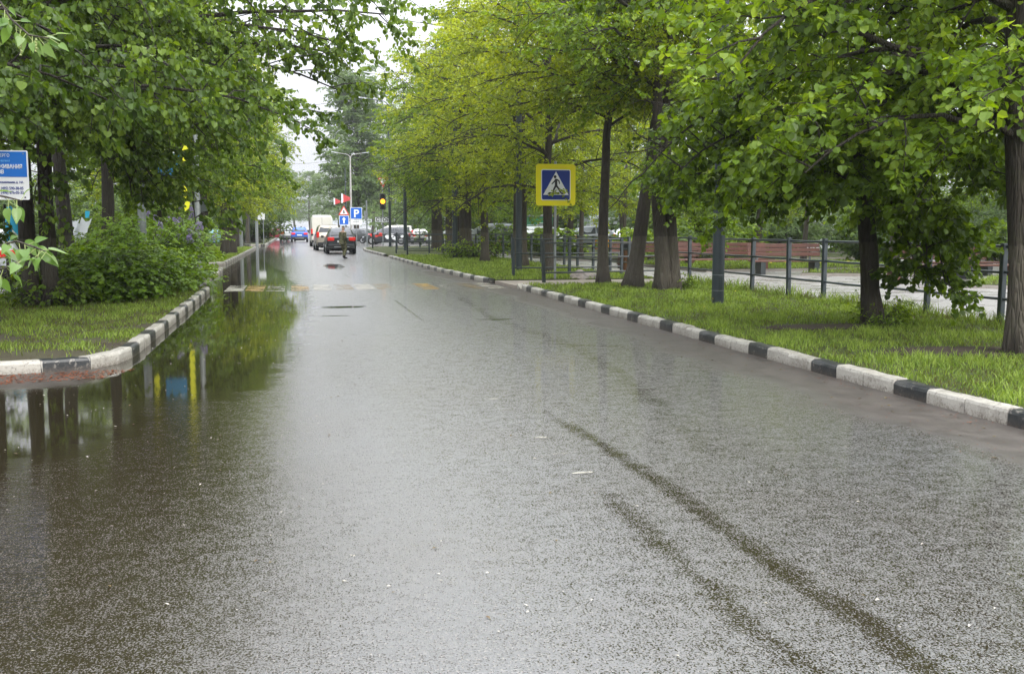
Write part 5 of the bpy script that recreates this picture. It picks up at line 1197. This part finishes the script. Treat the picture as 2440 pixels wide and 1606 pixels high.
kiosk(19.5, 80, 2.2, 2.2, 2.4, rough_mat('green_panel', (.03, .28, .12), (.02, .2, .09), 2, .5), 'green kiosk glimpsed right of the pedestrian sign')
for (x, y, lab) in ((17.2, 64, 'orange box on the park lawn right of the sign pole'), (19.9, 64.5, 'second orange box farther right on the park lawn'), (12.2, 60, 'pale orange box by the parked white car')):
    o = MB().box(-.5, .5, -.35, .35, 0, .62, .05); e = empty('storage_box', (x, y, .2), .2, lab, 'box', 'orange boxes in the park'); o.build('body', M['orange'], e); MB().box(-.53, .53, -.38, .38, .622, .70, .02).build('lid', M['orange'], e)
# pale wet surface, white figures and cloths behind the left verge
for (px, py, Y, s, lab) in ((168, 545, 31, 1.0, 'left white cut-out bird shape behind the shrub'), (180, 555, 31.3, 1.2, 'middle white cut-out bird shape behind the shrub'), (196, 545, 31.1, 1.1, 'white cut-out shape with a blue tip behind the shrub')):
    p = P(px, py, Y); e = empty('white_cutout', (p.x, Y, .1), 0, lab, 'decoration', 'white cut-out shapes behind the left shrubs'); h = p.z - .1
    MB().tube([(0, 0, 0), (0, 0, h)], .015, 6).build('stake', M['galv'], e)
    MB().prism([(-.22 * s, h + .2 * s), (-.1 * s, h + .02), (-.05 * s, h - .2 * s), (.08 * s, h - .25 * s), (.14 * s, h), (.26 * s, h + .28 * s), (.1 * s, h + .16 * s), (0, h + .3 * s), (-.06 * s, h + .12 * s)], 'y', -.02, .015).build('shape', M['white_cloth'], e)
    if 'blue tip' in lab: MB().prism([(.1, h + .3), (.2, h + .3), (.22, h + .5), (.1, h + .5)], 'y', -.025, .02).build('blue_tip', M['cyan'], e)
p = P(25, 520, 24); e = empty('blue_cloth', (p.x, 24, 0), 0, 'bright blue cloth hanging under the company sign', 'cloth')
mb = MB(); mb.tube([(-.02, 0, p.z + .25), (.05, .02, p.z), (.16, 0, p.z - .25), (.2, 0, p.z - .38)], [.05, .10, .11, .05], 10); mb.build('hanging_cloth', M['cyan'], e, True)
MB().tube([(-.02, 0, p.z + .2), (-.05, .02, p.z), (-.06, 0, p.z - .5)], [.03, .06, .08], 10).build('hanging_sleeve', M['cyan'], e, True)
MB().tube([(-.12, .05, 0), (-.12, .05, p.z + .3)], .03, 8).build('post', M['bark_dark'], e)

# ------------------------------------------------------------------ vehicles
CARMATS = {}
def carpaint(name, c, metal=.2): 
    if name not in CARMATS: CARMATS[name] = mat('paint_' + name, c, .3, metal, .5, coat=.6)
    return CARMATS[name]
# profile kinds: list of stations (y, z_bottom, z_belt, z_roof, half-width roof); y 0 = rear end
KIND = {
 'suv':  dict(L=4.6, W=.92, st=[(0, .42, .98, 1.0, .78), (.12, .34, 1.02, 1.12, .72), (.55, .30, 1.04, 1.56, .62), (1.2, .28, 1.03, 1.64, .64), (2.3, .28, 1.0, 1.62, .64), (2.9, .28, .98, 1.45, .62), (3.55, .28, .98, 1.04, .74), (4.3, .32, .84, .88, .74), (4.6, .42, .66, .68, .66)], wh=.36, wy=(.85, 3.65), gl=(.14, .53, 2.92, 3.5)),
 'hatch':dict(L=4.0, W=.86, st=[(0, .40, .90, .92, .74), (.10, .32, .95, 1.05, .70), (.45, .28, .96, 1.38, .60), (1.1, .26, .96, 1.48, .60), (2.0, .26, .94, 1.47, .60), (2.5, .26, .93, 1.32, .58), (3.15, .26, .92, .97, .70), (3.8, .30, .76, .80, .70), (4.0, .40, .60, .62, .6)], wh=.31, wy=(.72, 3.2), gl=(.13, .43, 2.52, 3.1)),
 'mpv':  dict(L=4.5, W=.90, st=[(0, .42, 1.0, 1.02, .80), (.06, .34, 1.05, 1.25, .78), (.28, .30, 1.06, 1.78, .66), (1.2, .28, 1.05, 1.84, .68), (2.6, .28, 1.03, 1.80, .66), (3.2, .28, 1.02, 1.45, .62), (3.7, .28, 1.0, 1.08, .72), (4.3, .32, .86, .9, .74), (4.5, .42, .68, .7, .66)], wh=.33, wy=(.8, 3.65), gl=(.07, .27, 3.22, 3.65)),
 'van':  dict(L=5.6, W=1.0, st=[(0, .48, 1.2, 2.50, .86), (.03, .42, 1.25, 2.58, .88), (.4, .36, 1.25, 2.66, .88), (1.5, .34, 1.25, 2.68, .88), (3.6, .34, 1.25, 2.62, .86), (4.2, .34, 1.22, 2.2, .80), (4.9, .34, 1.15, 1.3, .82), (5.4, .38, .95, 1.0, .82), (5.6, .46, .7, .72, .74)], wh=.36, wy=(1.0, 4.6), gl=None),
}
def make_vehicle(kind, paint, label, loc, rz, group='cars on the road and by the junction', name='parked_car', cat='car', roof=None, lit=False, plate_=True):
    K = KIND[kind]; W = K['W']; root = empty(name, loc, rz, label, cat, group)
    st = K['st']; L = K['L']; vs = []; n = 0
    for (y, zb, zl, zr, wr) in st:
        wt_ = W * (.86 if y < .05 or y > L - .1 else .97 if y < .4 or y > L - .5 else 1.0)
        half = [(wt_ * .92, zb), (wt_, zb + .2), (wt_ * .99, (zb + zl) / 2 + .08), (wt_ * .955, zl), (min(wr + .03, wt_ * .95), zl + (zr - zl) * .82), (wr * .86, zr - .012), (wr * .45, zr)]
        sec = half + [(-a, z) for a, z in reversed(half)]; n = len(sec); vs += [(a, y, z) for a, z in sec]
    fs = [];
    for i in range(len(st) - 1):
        for k in range(n): fs.append((i * n + k, i * n + (k + 1) % n, (i + 1) * n + (k + 1) % n, (i + 1) * n + k))
    fs += [tuple(range(n)), tuple(range(len(st) * n - 1, (len(st) - 1) * n - 1, -1))]
    b = MB().add([(x, y - L / 2, z) for x, y, z in vs], [f[::-1] for f in fs]).build('body', paint, root, True)
    H = lambda y, j: float(np.interp(y, [s[0] for s in st], [s[j] for s in st]))
    yo = -L / 2
    def slab(name_, pts, off, m, par=root): # quad pushed outward by off, given thickness
        p = [Vector(q) for q in pts]; nn = (p[1] - p[0]).cross(p[3] - p[0]).normalized()
        c_ = sum(p, Vector()) / 4
        if nn.dot(Vector((c_.x, c_.y, c_.z - .9))) < 0: nn = -nn
        mb = MB().add([q + nn * off for q in p] + [q - nn * .02 for q in p], [(0, 1, 2, 3), (7, 6, 5, 4), (0, 4, 5, 1), (1, 5, 6, 2), (2, 6, 7, 3), (3, 7, 4, 0)]); return mb.build(name_, m, par)
    if K['gl']:
        r0_, r1_, f0, f1 = K['gl']
        for (ya, yb, nm) in ((r0_, r1_, 'rear_window'), (f1, f0, 'windscreen')):
            za, zb = H(ya, 3), H(yb, 3); wa, wb = H(ya, 4), H(yb, 4)
            slab(nm, [(-wa * .93, yo + ya, za + .02), (wa * .93, yo + ya, za + .02), (wb * .86, yo + yb, zb - .06), (-wb * .86, yo + yb, zb - .06)], .015, M['glass'])
        ys = [r1_ + .12, (r1_ + f0) * .42, (r1_ + f0) * .5 + .05, f0 - .15]
        for s in (-1, 1):
            for (ya, yb) in ((ys[0], ys[1]), (ys[1] + .08, ys[3])):
                q = []
                for y, top in ((ya, 0), (yb, 0), (yb, 1), (ya, 1)):
                    zl, zr, wr = H(y, 2), H(y, 3), H(y, 4); q.append((s * (W * .955 if not top else wr + .03), yo + y, zl + .02 if not top else zl + (zr - zl) * .80))
                slab('side_window', q, .012, M['glass'])
    else:
        for s in (-1, 1): slab('side_window', [(s * W * .955, yo + 3.7, 1.3), (s * W * .955, yo + 4.5, 1.28), (s * .84, yo + 4.2, 1.98), (s * .87, yo + 3.75, 2.0)], .03, M['glass'])
        slab('windscreen', [(-.78, yo + 4.88, 1.33), (.78, yo + 4.88, 1.33), (.72, yo + 4.25, 2.12), (-.72, yo + 4.25, 2.12)], .02, M['glass'])
        MB().box(-.008, .008, yo - .012, yo - .002, .6, 2.45).build('door_seam', M['black'], root)
        MB().box(.04, .1, yo - .03, yo - .002, 1.1, 1.25, .01).build('door_handle', M['black'], root)
    zt = H(0, 2)
    for s in (-1, 1):
        if kind == 'van': MB().box(s * W * .86 - .07, s * W * .86 + .07, yo - .02, yo + .1, .95, 1.5, .02).build('tail_light', M['tail_red'], root)
        elif kind == 'mpv': MB().box(s * W * .86 - .09, s * W * .86 + .09, yo - .02, yo + .2, .92, 1.32, .03).build('tail_light', M['tail_red'], root)
        else:
            x0, x1 = sorted((s * W * .48, s * W * .93)); MB().box(x0, x1, yo - .03, yo + .25, zt - .16, zt + .06, .03).build('tail_light', M['tail_red'], root)
        x0, x1 = sorted((s * W * .5, s * W * .9)); MB().box(x0, x1, yo + L - .28, yo + L - .02, H(L - .2, 2) - .2, H(L - .2, 2) - .04, .03).build('headlight', M['rim'], root)
        ym = yo + L * .66; x0, x1 = sorted((s * (W + .02), s * (W + .2))); MB().box(x0, x1, ym - .06, ym + .06, H(L * .66, 2) + .0, H(L * .66, 2) + .15, .03).build('wing_mirror', M['plastic_black'], root)
        for wy in K['wy']:
            r = K['wh']; w_ = MB().tube([(-.11, 0, 0), (-.10, 0, 0), (.10, 0, 0), (.11, 0, 0)], [r * .94, r, r, r * .94], 24).build('wheel', M['black'], root, True, (s * (W - .10), yo + wy, r))
            rm = MB(); rm.tube([(s * .10, 0, 0), (s * .118, 0, 0)], r * .62, 18)
            for k in range(5): a = k * 1.2566; rm.add([(s * .122, .04 * math.cos(a + 1.57), .04 * math.sin(a + 1.57)), (s * .122, -.04 * math.cos(a + 1.57), -.04 * math.sin(a + 1.57)), (s * .124, r * .6 * math.cos(a), r * .6 * math.sin(a))], [(0, 1, 2)])
            rm.build('rim', M['rim'], w_)
            ar = MB(); N_ = 12
            pts = [(r * 1.13 * math.cos(math.pi * t / N_), r * 1.13 * math.sin(math.pi * t / N_)) for t in range(N_ + 1)] 
            ar.prism([(a, b_ + 0) for a, b_ in pts] , 'x', -.006, .006); ar.build('wheel_arch', M['black'], root, False, (s * (W + .0), yo + wy, r))
    MB().box(-W * .9, W * .9, yo - .06, yo + .1, .34, .60 if kind != 'van' else .55, .03).build('rear_bumper', M['plastic_black'], root)
    MB().box(-W * .9, W * .9, yo + L - .12, yo + L + .04, .32, .55, .03).build('front_bumper', M['plastic_black'], root)
    if kind == 'suv': MB().box(-W * .5, W * .5, yo - .075, yo - .062, .42, .47).build('chrome_strip', M['rim'], root)
    if plate_: MB().box(-.26, .26, yo - .045 - (.0 if kind == 'van' else .0), yo - .005, .72, .84, .004).build('number_plate', M['white_sign'], root)
    MB().box(-W * .6, W * .6, yo + .3, yo + L - .3, .2, .33).build('underbody', M['black'], root)
    if kind == 'suv':
        for s in (-1, 1): MB().tube([(s * .56, yo + .9, 1.66), (s * .56, yo + 1.0, 1.70), (s * .56, yo + 2.6, 1.69), (s * .56, yo + 2.7, 1.64)], .018, 6).build('roof_rail', M['rim'], root)
    return root
make_vehicle('suv', carpaint('black_blue', (.025, .033, .042)), 'dark car with red lights right behind the crossing soldier', (2.75, 65.6, 0), R_(1), name='car_in_traffic')
make_vehicle('mpv', carpaint('beige', (.42, .37, .31), .4), 'beige people carrier waiting left of the dark car', (2.25, 74.6, 0), R_(2), name='car_in_traffic')
make_vehicle('van', carpaint('white', (.66, .64, .58), 0), 'tall white panel van in the queue', (2.25, 90.5, 0), 0, name='van_in_traffic', cat='van')
make_vehicle('suv', carpaint('blue', (.01, .11, .55)), 'bright blue car ahead of the white van', (.45, 113.5, 0), 0, name='car_in_traffic')
make_vehicle('suv', carpaint('silver', (.42, .44, .46), .5), 'silver car left of the blue car', (-.85, 122.5, 0), 0, name='car_in_traffic')
make_vehicle('hatch', carpaint('red', (.38, .03, .06)), 'small red car at the far end of the street', (-2.5, 141, 0), R_(80))
make_vehicle('hatch', carpaint('turquoise', (.25, .5, .55)), 'pale turquoise car parked behind the left lamp posts', (-7.4, 96, 0), R_(75))
c1 = make_vehicle('suv', carpaint('black', (.03, .035, .042)), 'black car with red and white side graphics at the junction', (8.6, 96.5, 0), R_(72))
for k, (y, z, s, m) in enumerate([(-.2, .75, .30, M['white_sign']), (-.55, .9, .25, M['white_sign']), (-.9, .6, .26, M['white_sign']), (.45, .95, .24, M['red_sign']), (.85, .85, .2, M['red_sign']), (-1.6, .8, .2, M['white_sign']), (1.35, .9, .18, M['red_sign'])]):
    pts = [(y + s * (1 + .45 * math.sin(5 * a * .628 + k)) * math.cos(a * .628) * .9, z + s * (1 + .4 * math.cos(4 * a * .628 + k)) * math.sin(a * .628) * .7) for a in range(10)]
    MB().prism(pts, 'x', .915, .935).build('side_graphic', m, c1)
    MB().prism(pts, 'x', -.935, -.915).build('side_graphic', m, c1)
make_vehicle('mpv', carpaint('white'.strip(), (.66, .64, .58)), 'white car roof showing behind the black car with graphics', (9.6, 103, 0), R_(78))
make_vehicle('hatch', carpaint('dark', (.05, .055, .06)), 'dark car parked behind the parking sign', (5.9, 104, 0), R_(60))
make_vehicle('hatch', carpaint('pale', (.55, .54, .5)), 'cream car parked right of the black car with graphics', (12.2, 101, 0), R_(-5))
gpk = 'cars parked behind the right park'
for i, (k, c, x, y, rz, lab) in enumerate([('suv', 'white2', 14.2, 62.0, 85, 'white car parked right behind the tall lamp post'), ('mpv', 'grey', 13.3, 70, 80, 'grey people carrier parked behind the leaning far lime'), ('hatch', 'white2', 17.5, 70, 90, 'white hatchback farther behind the fence'), ('hatch', 'silver2', 12.0, 78, 90, 'silver car parked behind the far guard rail'), ('suv', 'grey', 22, 76, 85, 'grey car parked beyond the park shrubs'), ('hatch', 'white2', 26, 79, 95, 'white car parked at the back of the park')]):
    make_vehicle(k, carpaint(c, {'white2': (.7, .72, .74), 'grey': (.2, .22, .24), 'silver2': (.45, .47, .5)}[c]), lab, (x, y, .1), R_(rz), gpk)
glk = 'cars parked behind the left verge'
for i, (k, c, x, y, rz, lab) in enumerate([('suv', 'white2', -8.9, 33, 8, 'white car parked behind the gap of the twin trunks'), ('hatch', 'silver2', -11.5, 36, 0, 'silver car parked behind the company sign'), ('mpv', 'grey', -13.6, 41, 0, 'grey people carrier parked far behind the twin trunks')]):
    make_vehicle(k, carpaint(c, (.5, .5, .5)), lab, (x, y, .0), R_(rz), glk)

# ------------------------------------------------------------------ people
def camo():
    m = mat('camouflage_cloth', (.08, .085, .045), .9); t = NT(m); n = t.noise(t.coord('Object'), 9, 3); cr = t.new('ValToRGB'); t.link(n, cr.inputs[0]); cr.color_ramp.interpolation = 'CONSTANT'
    e = cr.color_ramp.elements; e[0].color = (.06, .055, .03, 1); e[1].position = .45; e[1].color = (.12, .125, .06, 1); x = e.new(.55); x.color = (.2, .17, .11, 1); x = e.new(.62); x.color = (.08, .09, .045, 1)
    t.link(cr.outputs[0], t.b.inputs['Base Color']); return m
M['camo'] = camo(); M['skin'] = mat('skin', (.42, .25, .18), .55); M['boot'] = mat('black_boot', (.012, .012, .012), .5)
M['blue_shirt'] = mat('blue_shirt', (.10, .22, .62), .8); M['dark_trousers'] = mat('dark_trousers', (.03, .035, .05), .8); M['hair'] = mat('dark_hair', (.03, .022, .018), .7)
def skin_chain(name, verts, edges, radii, m, parent, root=0, sub=2):
    me = bpy.data.meshes.new(name); me.from_pydata(verts, edges, []); o = link(name, me, parent, m)
    sk = o.modifiers.new('skin', 'SKIN'); sk.use_smooth_shade = True; sk.branch_smoothing = .6
    for i, r in enumerate(radii): me.skin_vertices[0].data[i].radius = (r, r) if not hasattr(r, '__len__') else r
    me.skin_vertices[0].data[root].use_root = True
    s = o.modifiers.new('sub', 'SUBSURF'); s.levels = sub; s.render_levels = sub
    return o
def person(loc, rz, label, jacket, trousers, walk=1.0, cap=None, hands_front=True, h=1.72):
    root = empty('person', loc, rz, label, 'person'); root.scale = (h / 1.75,) * 3
    # y is the walking direction; joints
    v = [(0, 0, .95), (0, .01, 1.12), (0, .02, 1.30), (0, .02, 1.43), (0, .03, 1.52), (0, .04, 1.62), (0, .045, 1.70),
         (.19, .0, 1.41), (.25, -.04, 1.16), (.17, .16, 1.04), (-.19, .02, 1.41), (-.25, .0, 1.15), (-.15, .20, 1.08),
         (.10, .02, .90), (.11, .12 * walk, .52), (.11, -.08 * walk, .12), (-.10, 0, .90), (-.10, .14 * walk, .50), (-.10, .20 * walk, .10)]
    e = [(0, 1), (1, 2), (2, 3), (3, 4), (4, 5), (5, 6), (3, 7), (7, 8), (8, 9), (3, 10), (10, 11), (11, 12), (0, 13), (13, 14), (14, 15), (0, 16), (16, 17), (17, 18)]
    rad = [(.15, .11), (.14, .10), (.17, .11), (.13, .09), (.05, .055), (.075, .095), (.07, .085), .062, .05, .036, .062, .05, .036, .088, .06, .045, .088, .06, .045]
    skin_chain('body', v, e, rad, M['skin'], root, 0)
    k = .012
    skin_chain('jacket', [v[0], v[1], v[2], (0, .02, 1.40), v[7], v[8], v[9], v[10], v[11], v[12], (0, .0, .84)], [(0, 1), (1, 2), (2, 3), (3, 4), (4, 5), (5, 6), (3, 7), (7, 8), (8, 9), (0, 10)],
               [(.18, .14), (.17, .13), (.2, .14), (.15, .11), .085, .07, .05, .085, .07, .05, (.185, .145)], jacket, root, 0)
    skin_chain('trousers', [(0, 0, .93), v[13], v[14], v[15], v[16], v[17], v[18]], [(0, 1), (1, 2), (2, 3), (0, 4), (4, 5), (5, 6)], [(.15, .12), .105, .082, .072, .105, .082, .072], trousers, root, 0)
    for s, a in ((1, v[15]), (-1, v[18])):
        heel = .0 if s < 0 else .05
        skin_chain('boot', [(a[0], a[1], a[2] + .06), (a[0], a[1] - .02, .055 + heel * .3), (a[0], a[1] + .16, .045), (a[0], a[1] + .2, .04)], [(0, 1), (1, 2), (2, 3)], [.055, .052, .045, .03], M['boot'], root, 1, 1)
    for s, a in ((1, v[9]), (-1, v[12])):
        for f in range(5):
            dx = (f - 2) * .018; L_ = (.07, .085, .09, .08, .06)[f]
            skin_chain('finger', [(a[0] + dx * .4, a[1] + .02, a[2]), (a[0] + dx, a[1] + .03 + L_ * .5, a[2] - .005), (a[0] + dx, a[1] + .03 + L_, a[2] - .03)], [(0, 1), (1, 2)], [.012, .009, .008], M['skin'], root, 0, 1)
    # face details and hair or cap
    MB().tube([(0, .125, 1.635), (0, .165, 1.615), (0, .13, 1.605)], [.01, .014, .01], 8).build('nose', M['skin'], root, True)
    for s in (-1, 1):
        MB().tube([(s * .03, .122, 1.65), (s * .03, .134, 1.65)], .011, 8).build('eye', M['black_sign'], root, True)
        MB().tube([(s * .072, .03, 1.66), (s * .085, .02, 1.64), (s * .076, .03, 1.61)], .012, 6).build('ear', M['skin'], root, True)
    MB().box(-.025, .025, .125, .135, 1.583, 1.590).build('mouth', mat('lips', (.3, .1, .09), .5), root)
    if cap:
        skin_chain('cap', [(0, .02, 1.68), (0, .035, 1.76)], [(0, 1)], [(.095, .115), (.085, .10)], cap, root, 0); MB().prism([(-.07, .10), (.07, .10), (.055, .19), (-.055, .19)], 'z', 1.70, 1.712).build('cap_peak', cap, root)
    else: skin_chain('hair', [(0, .0, 1.66), (0, .02, 1.745)], [(0, 1)], [(.085, .10), (.075, .09)], M['hair'], root, 0)
    return root
person((2.45, 54.1, 0), R_(-50), 'soldier in camouflage uniform walking across the road', M['camo'], M['camo'], 1.0, M['camo'])
person((12.35, 56.0, .1), R_(20), 'person in a light blue shirt half hidden behind the tall lamp post', M['blue_shirt'], M['dark_trousers'], .6)

# ------------------------------------------------------------------ haze
HAZE = True
if HAZE:
    hm = bpy.data.materials.new('haze'); hm.use_nodes = True; hn = hm.node_tree.nodes; hn.clear()
    ho = hn.new('ShaderNodeOutputMaterial'); hv = hn.new('ShaderNodeVolumePrincipled')
    hv.inputs['Color'].default_value = (.93, .96, 1.0, 1); hv.inputs['Density'].default_value = .0004; hv.inputs['Anisotropy'].default_value = .3
    hm.node_tree.links.new(hv.outputs[0], ho.inputs['Volume'])
    o = MB().box(-450, 450, -350, 1600, -1.2, 40).build('haze', hm); tag(o, 'thin damp haze over the whole street', kind='stuff')
